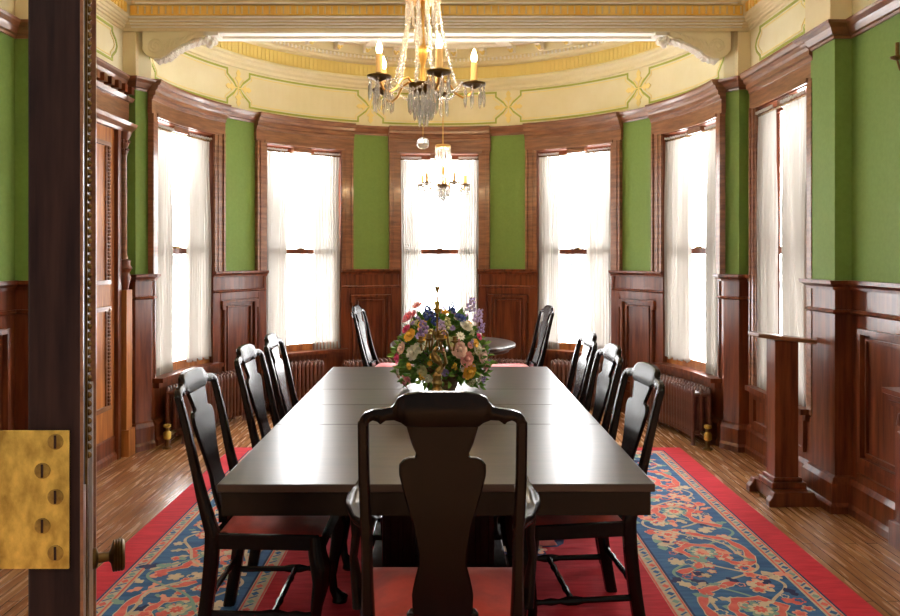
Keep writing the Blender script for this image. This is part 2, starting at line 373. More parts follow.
# ------------------------------------------------------------------ windows
def window(idx, F, hw, hc, inner):
    root = sroot('window_%d' % idx)
    mb = MB()    # casing: two jambs on the dado cap, header with crown
    zb = 1.352 if inner else .5
    for sg in (-1, 1):
        a, b = (sg*hw, sg*hc) if sg > 0 else (sg*hc, sg*hw)
        fbox(mb, F, a, b, 0, .03, zb, 2.77)
        fbox(mb, F, (a+b)/2-.02, (a+b)/2+.02, .03, .038, zb, 2.60)
        e0, e1 = (b-.018, b+.004) if sg > 0 else (a-.004, a+.018)
        fbox(mb, F, e0, e1, 0, .045, zb, 2.60)
    e = .012
    fbox(mb, F, -hc-e, hc+e, 0, .034, 2.60, 2.73)
    fprof(mb, F, -hc-e, hc+e, [(.0, 2.71), (.042, 2.71), (.046, 2.735), (.060, 2.745), (.062, 2.775), (.078, 2.79), (.084, 2.815), (.096, 2.82), (.106, 2.845), (.108, 2.862), (0, 2.866)])
    frame_mould(mb, F, -hw-.02, hw+.02, 1.4, Z1+.045, .02, .0, .045) if False else fbox(mb, F, -hw-.03, hw+.03, .03, .045, Z1, Z1+.03)
    mb.build('casing', M['woodh'], root)
    mb = MB()    # reveal
    for sg in (-1, 1):
        a, b = (hw-.004, hw+.02) if sg > 0 else (-hw-.02, -hw+.004)
        fbox(mb, F, a, b, -.15, .012, Z0-.04, Z1+.02)
    fbox(mb, F, -hw, hw, -.15, .012, Z1-.004, Z1+.02)
    mb.build('jamb', M['wood'], root)
    mb = MB(); fbox(mb, F, -hw-.05, hw+.05, -.15, .09, Z0-.045, Z0-.01); fbox(mb, F, -hw-.03, hw+.03, 0, .05, Z0-.09, Z0-.045)
    mb.build('window_sill', M['wood'], root)
    zm = 1.535
    def sash(o0, o1, za, zz):
        mb = MB(); frame_mould(mb, F, -hw+.004, hw-.004, za, zz, .048, o0, o1)
        o = mb.build('sash', M['wood'], root); g = MB(); fbox(g, F, -hw+.04, hw-.04, (o0+o1)/2-.003, (o0+o1)/2+.003, za+.04, zz-.04); g.build('pane', M['glass'], o)
        return o
    lo = sash(-.09, -.055, Z0-.01, zm+.02); sash(-.13, -.095, zm-.02, Z1)
    mb = MB(); fbox(mb, F, -.03, .03, -.06, -.03, zm+.02, zm+.04); mb.build('sash_lock', M['brassd'], lo)
    mb = MB(); fbox(mb, F, -hw+.004, hw-.004, -.054, -.03, Z0-.01, Z0+.06); mb.build('bottom_rail', M['oak'], lo)
    mb = MB(); fbox(mb, F, -.10, .10, -.05, -.0, Z1-.05, Z1-.005); mb.build('rod_bracket', M['woodh'], root)
    return root
hwS, hcS = WH*D2S, CH*D2S
for k in range(-2, 3): window(k+3, Arc(38*k), hwS, hcS, True)
FWc = Flat(2.31, (WY0+WY1)/2, 0, 1, -1, 0)
window(6, FWc, (WY1-WY0)/2, (WY1-WY0)/2+.09, False)

def curtain(F, s0, s1, zt, zb, seed, label, off=-.02, flare=.0, group='sheer white curtains at the tall windows'):
    rnd = random.Random(seed); nx = 60; nz = 40; mb = MB(); ph = rnd.random()*6; rows = []
    kf = rnd.uniform(7.5, 9.5)
    for j in range(nz+1):
        v = j/nz; z = zt+(zb-zt)*v; row = []
        for i in range(nx+1):
            u = i/nx
            amp = .006+.014*min(1, v*3)
            o = off+amp*sin(u*kf*2*pi+ph+.8*sin(v*2.2+ph))+.35*amp*sin(u*kf*4.3*pi+v*3)
            mid = (s0+s1)/2; wd = (s1-s0)*(1+flare*v+.05*sin(v*4+ph))
            s = mid+(u-.5)*wd+.006*sin(v*9+ph)*u
            zz = z
            if j == nz: zz += .012*sin(u*25+ph)
            if j == 0: zz += .006*sin(u*70)
            row.append(F(s, o, zz))
        rows.append(row)
    vs = [p for r in rows for p in r]; fs = [[j*(nx+1)+i, j*(nx+1)+i+1, (j+1)*(nx+1)+i+1, (j+1)*(nx+1)+i] for j in range(nz) for i in range(nx)]
    mb.add(vs, fs)
    # gathered heading band in front of the rod
    o = mb.build('sheer_curtain', M['sheer'], smooth=True); tag(o, label, 'curtain', group)
    h = MB(); hv = []
    for j in range(3):
        for i in range(81):
            u = i/80; hv.append(F(s0+(s1-s0)*u, off+.020+.006*sin(u*90), zt+.032-j*.010+.004*sin(u*60)))
    h.add(hv, [[j*81+i, j*81+i+1, (j+1)*81+i+1, (j+1)*81+i] for j in range(2) for i in range(80)])
    h.build('gathered_heading', M['sheer'], o, smooth=True)
    return o
names = ['far left bay window', 'second bay window from the left', 'middle bay window behind the flowers', 'fourth bay window from the left', 'far right bay window']
hang = {-2: (.37, .36, .50, .58), -1: (.30, .35, .5, .5), 0: (.27, .26, .5, .5), 1: (.28, .34, .5, .5), 2: (.41, .30, .58, .50)}
for k in range(-2, 3):
    F = Arc(38*k); a, b, za, zb2 = hang[k]; W = 2*hwS
    curtain(F, -hwS+.01, -hwS+a*W, 2.52, za, 11+k, 'sheer white curtain on the left side of the '+names[k+2])
    curtain(F, hwS-b*W, hwS-.01, 2.52, zb2, 31+k, 'sheer white curtain on the right side of the '+names[k+2])
    mb = MB(); mb.tube([F(-hwS+.005, -.02, 2.525), F(0, -.02, 2.525), F(hwS-.005, -.02, 2.525)], .008, 8)
    tag(mb.build('curtain_rod', M['brassd'], smooth=True), 'thin dark rod carrying the sheers across the '+names[k+2], 'curtain rod', 'curtain rods')
hw6 = (WY1-WY0)/2
curtain(FWc, -hw6+.01, -hw6+.36, 2.52, .50, 51, 'sheer white curtain on the right side wall window, beside the large green wall', off=.012)
curtain(FWc, hw6-.30, hw6-.01, 2.52, .47, 52, 'sheer white curtain on the right side wall window, beside the bay corner', off=.012)
mb = MB(); mb.tube([FWc(-hw6+.005, .012, 2.525), FWc(0, .012, 2.525), FWc(hw6-.005, .012, 2.525)], .008, 8)
tag(mb.build('curtain_rod', M['brassd'], smooth=True), 'thin dark rod across the top of the right side wall window', 'curtain rod', 'curtain rods')

# ------------------------------------------------------------------ frieze paintwork, beam, mouldings
def notched(s0, s1, z0, z1, c):
    return [(s0+c, z1), (s0+c, z1-c*.5), (s0, z1-c*1.3), (s0-c*.35, (z0+z1)/2), (s0, z0+c*1.3), (s0+c, z0+c*.5), (s0+c, z0), (s1-c, z0), (s1-c, z0+c*.5), (s1, z0+c*1.3), (s1+c*.35, (z0+z1)/2), (s1, z1-c*1.3), (s1-c, z1-c*.5), (s1-c, z1)]
crosses = [-57, -19, 19, 57]
edges = [-90]+crosses+[90]
mbg = MB(); mby = MB()
fz0, fz1 = 2.905, 3.225
for a, b in zip(edges, edges[1:]):
    F = Arc((a+b)/2); h = (b-a)/2*D2S-.045
    ribbon(mbg, F, notched(-h, h, fz0, fz1, .09), .017, 0, .004)
    ribbon(mby, F, notched(-h+.045, h-.045, fz0+.028, fz1-.028, .07), .006, 0, .004)
trim(mbg, M['line']); 
def fleur(mb, F, s, z, dx, dz, L, o1=.006):
    px, pz = -dz, dx
    out = [(0, .006), (.25, .008), (.38, .02), (.45, .045), (.56, .05), (.58, .03), (.66, .022), (.78, .036), (.90, .022), (1, 0)]
    pts = [(s+dx*L*t+px*wd*.75, z+dz*L*t+pz*wd*.75) for t, wd in out]+[(s+dx*L*t-px*wd*.75, z+dz*L*t-pz*wd*.75) for t, wd in out[::-1][1:]]
    mb.prism(pts, lambda a, b: F(a, 0, b), lambda a, b: F(a, o1, b))
for c in crosses:
    F = Arc(c); zc = (fz0+fz1)/2
    for dx, dz, L in ((0, 1, .175), (0, -1, .175), (1, 0, .155), (-1, 0, .155)): fleur(mby, F, 0, zc, dx, dz, L)
    for i in range(4):
        q = pi/4+i*pi/2; ribbon(mby, F, [(.02*cos(q), zc+.02*sin(q)), (.09*cos(q), zc+.12*sin(q))], .010, 0, .005, False)
    ribbon(mbg, F, [(0, 0), (0.001, 0)], .001, 0, .001, False)
trim(mby, M['goldl'])
# side wall frieze panels
mbg = MB(); mby = MB()
for F, s0, s1 in ((FW, 4.76, 5.62), (Flat(-2.47, 0, 0, 1, 1, 0), 4.76, 5.62), (FR, 3.3, 4.3), (FL, 3.3, 4.3)):
    ribbon(mbg, F, notched(s0+.03, s1-.03, 2.94, 3.18, .06), .017, 0, .004); ribbon(mby, F, notched(s0+.07, s1-.07, 2.965, 3.155, .05), .006, 0, .004)
    fleur(mby, F, s0+.05, 3.06, 0, 1, .12); fleur(mby, F, s0+.05, 3.06, 0, -1, .12)
trim(mbg, M['line']); trim(mby, M['goldl'])
# bay crown: ivory mouldings, gold tooth band, brackets
FB = Arc(0); H90 = 86*D2S
mb = MB(); fprof(mb, FB, -H90, H90, [(0, 3.25), (.02, 3.255), (.025, 3.28), (.05, 3.30), (.055, 3.325), (.075, 3.34), (.075, 3.36), (.03, 3.38), (.03, 3.50), (.10, 3.51), (.11, 3.53), (.14, 3.54), (.14, 3.56), (.16, 3.57), (.16, ZCEIL), (0, ZCEIL)])
trim(mb, M['cream'])
mb = MB(); mb2 = MB(); a = -H90
while a < H90:
    fbox(mb, FB, a, a+.028, .03, .045, 3.385, 3.49); fbox(mb2, FB, a, a+.018, .14, .155, 3.535, 3.565); a += .046
fbox(mb, FB, -H90, H90, .03, .036, 3.372, 3.50)
trim(mb, M['goldl']); trim(mb2, M['ivory'])
mb = MB(); mbr = MB()
for i in range(-9, 10):
    F = Arc(i*8.6+4.3) if i < 9 else None
    if not F or abs(i*8.6+4.3) > 84: continue
    fprof(mb, F, -.032, .032, [(.16, 3.585), (.19, 3.585), (.22, 3.60), (.27, 3.605), (.29, 3.62), (.29, ZCEIL), (.16, ZCEIL)])
    c = F(0, .24, 3.592); mbr.ball(c, .022, 6); mbr.ball(F(-.02, .265, 3.60), .013, 6); mbr.ball(F(.02, .265, 3.60), .013, 6)
fbox(mb, FB, -H90, H90, .30, .34, 3.63, ZCEIL)
trim(mb, M['ivory']); trim(mbr, M['goldl'])
# bay ceiling ribs radiating from the centre
mb = MB()
for d in (-48, -21, 21, 48):
    s, c = sin(R_(d)), cos(R_(d)); p = lambda r, t: (BX+r*s+t*c, BY+.25+(r-.25)*c-t*s)
    mb.hexa([p(.55, -.05), p(1.9, -.07), p(1.9, .07), p(.55, .05)], ZCEIL-.045, ZCEIL-.0)
for r in (.5, .62):
    mb.loft([[(BX+rr*cos(t), BY+.25+rr*sin(t)*1, z) for rr, z in ((r, ZCEIL-.03), (r+.05, ZCEIL-.03), (r+.05, ZCEIL), (r, ZCEIL))] for t in [pi*i/24 for i in range(25)]])
trim(mb, M['ivory'])

# the beam across the mouth of the bay and room cornice
bm_y = 5.72
mb = MB(); mb.box(-2.47, 2.31, bm_y, 5.98, 3.215, ZCEIL)
trim(mb, M['creamb'])
rc = [(0, 3.205), (.006, 3.208), (.006, 3.228), (.02, 3.232), (.024, 3.245), (.038, 3.250), (.042, 3.264), (.056, 3.268), (.062, 3.284), (.075, 3.288), (.085, 3.30), (.085, 3.375), (.105, 3.385), (.12, 3.43), (.16, 3.48), (.17, 3.52), (.26, 3.60), (.28, ZCEIL), (0, ZCEIL)]
mb = MB(); sweep(mb, [(RX, 1), (RX, 4.39), (2.27, 4.39), (2.27, 4.68), (2.31, 4.68), (2.31, bm_y), (-2.47, bm_y), (-2.47, 4.68), (-2.43, 4.68), (-2.43, 4.39), (LX, 4.39), (LX, 1)], rc)
trim(mb, M['creamb'])
mb = MB()
for z, o in ((3.229, .026), (3.247, .044), (3.265, .062), (3.286, .090)): mb.box(-2.40, 2.24, bm_y-o, bm_y-o+.02, z, z+.007)  # ivory lines paint in the mouldings' light-and-dark contrast, which flat light hides
mb.box(-2.33, 2.17, bm_y-.12, bm_y-.10, 3.378, 3.388)
trim(mb, M['ivory'])
mb = MB(); mbo = MB(); x = -2.36
while x < 2.2:
    mb.box(x, x+.030, bm_y-.098, bm_y-.084, 3.304, 3.371); mbo.box(x+.036, x+.046, bm_y-.096, bm_y-.084, 3.311, 3.366); x += .052
mb.box(-2.38, 2.22, bm_y-.090, bm_y-.084, 3.300, 3.374)
mb.box(-2.31, 2.15, bm_y-.18, bm_y-.16, 3.485, 3.515)
trim(mb, M['gold'])
mb = MB(); y = 4.75
while y < 5.58:
    for xx in (2.31-.098, -2.47+.084): mb.box(xx, xx+.014, y, y+.03, 3.304, 3.371)
    y += .052
trim(mb, M['gold']); trim(mbo, M['creamb'])
mb = MB(); mb.box(-2.33, 2.17, bm_y+.02, bm_y+.10, 3.198, 3.215); mb.box(-2.33, 2.17, bm_y+.17, bm_y+.24, 3.198, 3.215)
trim(mb, M['ivory'])
mb = MB()
mb.box(-2.47, -2.37, bm_y-.01, 5.96, 2.86, 3.20); mb.box(2.215, 2.31, bm_y-.01, 5.96, 2.86, 3.20)
mb.box(2.24, 2.366, 4.383, 4.69, 2.86, 3.22) ; mb.box(-2.526, -2.40, 4.383, 4.69, 2.86, 3.22)
trim(mb, M['creamb'])
# scrolled corbels
def corbel(x, sg, label):
    root = thing('scrolled_corbel', label, 'corbel', (x, bm_y+.01, 3.21), 0, 'scrolled plaster corbels')
    out = [(0, 0), (.50, 0), (.49, -.035), (.44, -.05), (.39, -.052), (.36, -.075), (.30, -.10), (.24, -.135), (.19, -.18), (.14, -.205), (.08, -.205), (.03, -.18), (0, -.14)]
    mb = MB(); mb.prism([(sg*a, b) for a, b in out], lambda a, b: (a, 0, b), lambda a, b: (a, .12, b)); mb.build('body', M['cream'], root, bevel=.006)
    mb = MB(); P = []
    for i in range(40):
        t = i/39; q = t*4.2*pi; r = .062*(1-t*.85); P.append((sg*(.10+r*cos(q)), -.004, -.115+r*sin(q)))
    mb.tube(P, .008, 6)
    for i in range(7):
        x0 = .17+i*.035; mb.tube([(sg*x0, -.003, -.155+i*.02), (sg*(x0+.01), -.006, -.10+i*.013), (sg*(x0+.035), -.003, -.06+i*.007)], [.004, .009, .003], 6)
    mb.build('scroll', M['cream'], root, smooth=True)
    mb = MB(); P = [(sg*.47, .1, -.045)]
    for i in range(26):
        t = i/25; xx = .10+.34*t; zz = interp([(.1, -.215), (.19, -.19), (.24, -.145), (.30, -.11), (.36, -.085), (.44, -.06)], xx)
        for yy in (.02, .05, .08, .10): mb.ball((sg*xx, yy, zz+.004*sin(i*2+yy*50)), .016, 5)
    mb.build('acanthus_leaf', M['ivory'], root, smooth=True)
    mb = MB()
    for i in range(9): mb.ball((sg*(.50+.022*cos(i*2.1)), .06+.05*cos(i*1.7), -.055+.03*sin(i*2.9)), .026, 6)
    mb.box(sg*.47 if sg > 0 else sg*.58, sg*.58 if sg > 0 else sg*.47, .0, .12, -.03, -.001)
    mb.build('flower_tip', M['ivory'], root, smooth=True)
corbel(-2.33, 1, 'scrolled plaster corbel with leaf under the left end of the beam')
corbel(2.172, -1, 'scrolled plaster corbel with leaf under the right end of the beam')

# ------------------------------------------------------------------ left doorway with columns (door_1)
d1 = sroot('door_1'); FD = Flat(-2.47, 0, 0, 1, 1, 0)
mb = MB(); fbox(mb, FD, 4.72, 5.72, .0, .045, 2.46, 2.765); fprof(mb, FD, 4.70, 5.73, [(0, 2.66), (.07, 2.66), (.085, 2.69), (.045, 2.70), (0, 2.70)])
fprof(mb, FD, 4.70, 5.73, [(0, 2.42), (.06, 2.42), (.07, 2.44), (.10, 2.465), (.11, 2.49), (0, 2.49)]); mb.build('entablature', M['woodh'], d1)
mb = MB()
for i in range(9): fbox(mb, FD, 4.74+i*.112, 4.79+i*.112, .045, .10, 2.71, 2.765)
mb.build('dentil_row', M['wood'], d1)
mb = MB(); fbox(mb, FD, 4.80, 5.50, .0, .03, .02, 2.42); mb.build('door_leaf', M['oak'], d1)
mb = MB()
for z0, z1 in ((.42, 1.10), (1.32, 2.28)):
    for s in (4.90, 5.38):
        fbox(mb, FD, s-.03, s+.03, .03, .04, z0, z1)
        z = z0
        while z < z1: mb.ball(FD(s, .046, z+.012), .013, 5); z += .026
    fbox(mb, FD, 4.87, 5.41, .03, .05, z0-.03, z0); fbox(mb, FD, 4.87, 5.41, .03, .05, z1, z1+.03)
mb.build('beaded_panel_moulding', M['woodh'], d1, smooth=True)
mb = MB(); fbox(mb, FD, 5.50, 5.55, 0, .06, 0, 2.42); fbox(mb, FD, 4.74, 4.80, 0, .06, 0, 2.42); mb.build('door_casing', M['wood'], d1)
for s in (5.62,):
    mb = MB(); c = FD(s, .05, 0)
    mb.lathe([(.028, 1.47), (.028, 1.49), (.022, 1.50), (.021, 2.24), (.024, 2.25)], c, 14); mb.build('column', M['woodh'], d1, smooth=True)
    mb = MB(); mb.lathe([(.022, 2.25), (.03, 2.27), (.026, 2.30), (.038, 2.34), (.032, 2.36), (.05, 2.40), (.052, 2.42)], c, 14)
    for i in range(10): q = i*pi/5; mb.ball((c[0]+.036*cos(q), c[1]+.036*sin(q), 2.35), .012, 5); mb.ball((c[0]+.03*cos(q), c[1]+.03*sin(q), 2.29), .010, 5)
    mb.build('capital', M['wood'], d1, smooth=True)
    mb = MB(); mb.lathe([(.03, 1.24), (.035, 1.27), (.05, 1.33), (.04, 1.37), (.06, 1.40), (.045, 1.43), (.05, 1.46), (.03, 1.47)], c, 14); mb.build('column_base', M['wood'], d1, smooth=True)
    mb = MB(); fbox(mb, FD, s-.05, s+.05, 0, .09, 0, 1.24); fbox(mb, FD, s-.06, s+.06, 0, .11, 0, .20); mb.build('column_pedestal', M['oak'], d1)

# ------------------------------------------------------------------ rug
def build_rug():
    rnd = random.Random(3)
    X0, X1, Y0, Y1 = -1.66, 1.80, 1.35, 5.80
    mats = [mat('rug_red', (.50, .006, .022), .9, c2=(.66, .018, .040), scale=(5, 30, 5), nscale=1.2, bump=.25), mat('rug_blue', (.018, .085, .24), .9, c2=(.05, .16, .36), scale=(5, 30, 5), bump=.25),
            mat('rug_beige', (.52, .40, .27), .9, c2=(.62, .50, .36), scale=(30, 30, 5), bump=.25), mat('rug_coral', (.66, .09, .08), .9, c2=(.76, .17, .13), scale=(20, 20, 5), bump=.25),
            mat('rug_cream', (.66, .53, .36), .9), mat('rug_navy', (.012, .02, .10), .9), mat('rug_teal', (.22, .36, .30), .9), mat('rug_peach', (.78, .32, .22), .9)]
    RED, BLUE, BEI, COR, CRE, NAV, TEA, PEA = range(8)
    mb = MB(); zt = .012
    mb.cur = RED; mb.box(X0, X1, Y0, Y1, 0.001, zt)
    lay = [zt]
    def flat(pts, m, dz):
        mb.cur = m; mb.add([(x, y, zt+dz) for x, y in pts], [list(range(len(pts)))])
    def rect(x0, x1, y0, y1, m, dz): flat([(x0, y0), (x1, y0), (x1, y1), (x0, y1)], m, dz)
    b = .15
    rect(X0+b, X1-b, Y0+b, Y1-b*.6, BEI, .0005)
    rect(X0+b+.015, X1-b-.015, Y0+b+.015, Y1-.105, BEI, .0006)
    def line_rect(ins, w_, m, dz, top):
        x0, x1, y0, y1 = X0+ins, X1-ins, Y0+ins, Y1-ins+top
        rect(x0, x0+w_, y0, y1, m, dz); rect(x1-w_, x1, y0, y1, m, dz); rect(x0, x1, y0, y0+w_, m, dz); rect(x0, x1, y1-w_, y1, m, dz)
    line_rect(b, .010, NAV, .0008, .06); line_rect(b+.014, .010, COR, .0008, .06)
    i0 = b+.085; rect(X0+i0, X1-i0, Y0+i0, Y1-i0+.06, BLUE, .0009)
    line_rect(b+.065, .010, COR, .001, .06)
    i1 = i0+.54; i2 = i1+.085
    rect(X0+i1, X1-i1, Y0+i1, Y1-i1+.06, BEI, .0012); line_rect(i1, .010, NAV, .0014, .06); line_rect(i1+.013, .008, COR, .0014, .06); line_rect(i2-.012, .010, COR, .0014, .06)
    rect(X0+i2, X1-i2, Y0+i2, Y1-i2+.06, RED, .0015)
    # little motifs in the guard stripes
    for ins in (b+.043, i1+.043):
        y = Y0+ins; k = 0
        while y < Y1-ins+.06:
            for x, sg in ((X0+ins, 1), (X1-ins, -1)):
                m = (BLUE, COR, TEA)[k % 3]
                flat([(x-.018, y), (x, y-.02), (x+.018, y), (x, y+.02)], m, .0017)
                flat([(x-.02, y+.03), (x-.012, y+.024), (x+.02, y+.052), (x+.012, y+.058)], BLUE, .0017)
            y += .075; k += 1
        x = X0+ins; k = 0
        while x < X1-ins:
            for yy in (Y1-ins+.06, Y0+ins): flat([(x-.018, yy), (x, yy-.018), (x+.018, yy), (x, yy+.018)], (BLUE, COR, TEA)[k % 3], .0017)
            x += .07; k += 1
    lvl = [.0020]
    def nl(): lvl[0] = .0018+(lvl[0]-.0018+.00001) % .0012; return lvl[0]
    def stroke(P, w_, m):
        L = []; Rr = []; N = len(P); dz = nl(); mb.cur = m
        for i in range(N):
            a = P[max(i-1, 0)]; c = P[min(i+1, N-1)]; d = Vector((c[0]-a[0], c[1]-a[1])); d.normalize(); ww = w_*(.75+.25*sin(i*1.7)) if w_ > .03 else w_
            L.append((P[i][0]-d.y*ww/2, P[i][1]+d.x*ww/2)); Rr.append((P[i][0]+d.y*ww/2, P[i][1]-d.x*ww/2))
        mb.add([(x, y, zt+dz) for x, y in L+Rr], [[i, i+1, N+i+1, N+i] for i in range(N-1)])
    def flower(x, y, r, n, cols, rot=0, jag=.35):
        for j, m in enumerate(cols):
            rr = r*(1-j*.3); pts = []
            for i in range(n*4):
                q = rot+2*pi*i/(n*4); k = rr*(1-jag*(i % 4 in (2,))-jag*.3*(i % 4 in (1, 3))*.5); pts.append((x+k*cos(q), y+k*sin(q)))
            dz = nl(); mb.cur = m; mb.add([(x, y, zt+dz)]+[(a, c, zt+dz) for a, c in pts], [[0, i+1, (i+1) % len(pts)+1] for i in range(len(pts))])
    def leaf(x, y, L, q, m, wd=.35):
        c, s = cos(q), sin(q); pts = []
        for u, v in ((0, 0), (.2, .6), (.45, 1), (.6, .55), (.8, .75), (1, 0), (.8, -.5), (.55, -.35), (.4, -.9), (.2, -.6)): pts.append((x+L*(u*c-v*wd*s), y+L*(u*s+v*wd*c)))
        dz = nl(); mb.cur = m; mb.add([(x+L*.5*c, y+L*.5*s, zt+dz)]+[(a, b_, zt+dz) for a, b_ in pts], [[0, i+1, (i+1) % len(pts)+1] for i in range(len(pts))])
    def border(ax, cfix, lo, hi, sgn):   # along the border's length t, across c
        def P(t, c): return (cfix+c, t) if ax == 'y' else (t, cfix+c)
        t = lo; k = 0
        while t < hi:                    # small filler first
            for _ in range(13):
                tt = t+rnd.uniform(0, .12); c = rnd.uniform(-.23, .23); x, y = P(tt, c); q = rnd.uniform(0, 6.28)
                if rnd.random() < .5: leaf(x, y, rnd.uniform(.04, .10), q, rnd.choice([CRE, PEA, TEA, COR, BEI, BLUE, NAV]))
                else: flower(x, y, rnd.uniform(.02, .042), 5, [rnd.choice([CRE, PEA, COR, BEI]), rnd.choice([BLUE, COR, CRE])], q)
            t += .14
        # thin beige tendrils
        for ph in (0, 2.1, 4.2):
            Pn = []; t = lo
            while t < hi: Pn.append(P(t, .2*sin(t*6.1+ph)+.04*sin(t*17+ph))); t += .02
            stroke(Pn, .015, BEI if ph != 2.1 else TEA)
        # heavy hooked coral vines
        t = lo+.1; k = 0
        while t < hi-.3:
            s_ = 1 if k % 2 else -1; hook = [(0, -.22), (.08, -.10), (.20, -.08), (.30, -.14), (.38, -.06), (.36, .06), (.26, .10), (.16, .07), (.10, .12), (.14, .20), (.30, .22), (.46, .17), (.52, .05), (.58, -.04)]
            pts = [P(t+a*.9, s_*c*.95) for a, c in hook]; fine = []
            for i in range(len(pts)-1):
                for j in range(4): u = j/4; fine.append((pts[i][0]+(pts[i+1][0]-pts[i][0])*u, pts[i][1]+(pts[i+1][1]-pts[i][1])*u))
            stroke(fine, .058, CRE); stroke(fine, .046, COR)
            x, y = P(t+.24, -s_*.02); flower(x, y, .075, 8, [TEA, CRE, COR, PEA], rnd.random())
            x, y = P(t+.48, -s_*.12); flower(x, y, .06, 6, [PEA, CRE, COR], rnd.random())
            x, y = P(t+.05, s_*.12); flower(x, y, .05, 6, [CRE, COR, BLUE], rnd.random())
            for q in range(5): x, y = P(t+rnd.uniform(.05, .55), rnd.uniform(-.2, .2)); leaf(x, y, .09, rnd.uniform(0, 6.28), rnd.choice([CRE, PEA, BEI]), .25)
            t += .60; k += 1
    cb = i0+.27
    border('y', X0+cb, Y0+i0+.02, Y1-i0+.03, 1); border('y', X1-cb, Y0+i0+.02, Y1-i0+.03, -1)
    border('x', Y1-cb+.06, X0+i1+.05, X1-i1-.05, 1); border('x', Y0+cb, X0+i1+.05, X1-i1-.05, 1)
    # centre medallion
    cx, cy = .15, 4.08
    flower(cx, cy, .50, 14, [NAV, BLUE], 0, .15)
    for i in range(12):
        q = i*pi/6; leaf(cx+.2*cos(q), cy+.2*sin(q), .28, q, (CRE, COR)[i % 2]); flower(cx+.42*cos(q+.26), cy+.42*sin(q+.26), .06, 6, [PEA, CRE, BLUE])
    flower(cx, cy, .2, 10, [BEI, COR, CRE])
    # fringe
    mb.cur = CRE; x = X0
    while x < X1:
        mb.box(x, x+.006, Y1, Y1+.02+.008*sin(x*60), .001, .004); x += .02
    o = mb.build('oriental_rug', mats)
    return tag(o, 'red and blue patterned oriental rug lying under the dining table', 'rug')
build_rug()

# ------------------------------------------------------------------ dining table
TX0, TX1, TY0, TY1 = -.748, .668, 2.42, 4.97
TROT = R_(.25)
def dining_table():
    cx, cy = (TX0+TX1)/2, (TY0+TY1)/2; hx, hy = (TX1-TX0)/2, (TY1-TY0)/2
    t = thing('dining_table', 'long dark polished mahogany dining table in the middle of the rug', 'dining table', (cx, cy, .0152), TROT)
    h = .76-.0152
    ys = [-hy, -hy+.86, -hy+1.29, -hy+1.72, hy]
    for a, b in zip(ys, ys[1:]):
        mb = MB(); mb.box(-hx, hx, a+.0006, b-.0006, h-.026, h); mb.build('tabletop_leaf', M['table'], t, bevel=.003)
    mb = MB(); e = .012; th = .03
    mb.box(-hx+e, hx-e, -hy+e, -hy+e+th, h-.105, h-.0265); mb.box(-hx+e, hx-e, hy-e-th, hy-e, h-.105, h-.0265)
    mb.box(-hx+e, -hx+e+th, -hy+e+th, hy-e-th, h-.105, h-.0265); mb.box(hx-e-th, hx-e, -hy+e+th, hy-e-th, h-.105, h-.0265)
    mb.build('apron', M['chair'], t)
    for k, yy in enumerate((-.34, .34)):
        mb = MB()
        mb.box(-.24, .24, yy-.14, yy+.14, .14, h-.105)
        for i in range(9): mb.box(-.225+i*.055, -.205+i*.055, yy-.155, yy-.14, .16, h-.12)
        mb.box(-.30, .30, yy-.19, yy+.19, .06, .14); mb.box(-.34, .34, yy-.22, yy+.22, 0, .06)
        mb.build('pedestal', M['chair'], t, bevel=.006)
    for sx in (-1, 1):
        mb = MB(); mb.tube([(sx*.30, .34, .03), (sx*.42, .60, .05), (sx*.46, .78, .03)], [.05, .04, .035], 10); mb.build('foot', M['chair'], t, smooth=True)
    return t
dining_table()

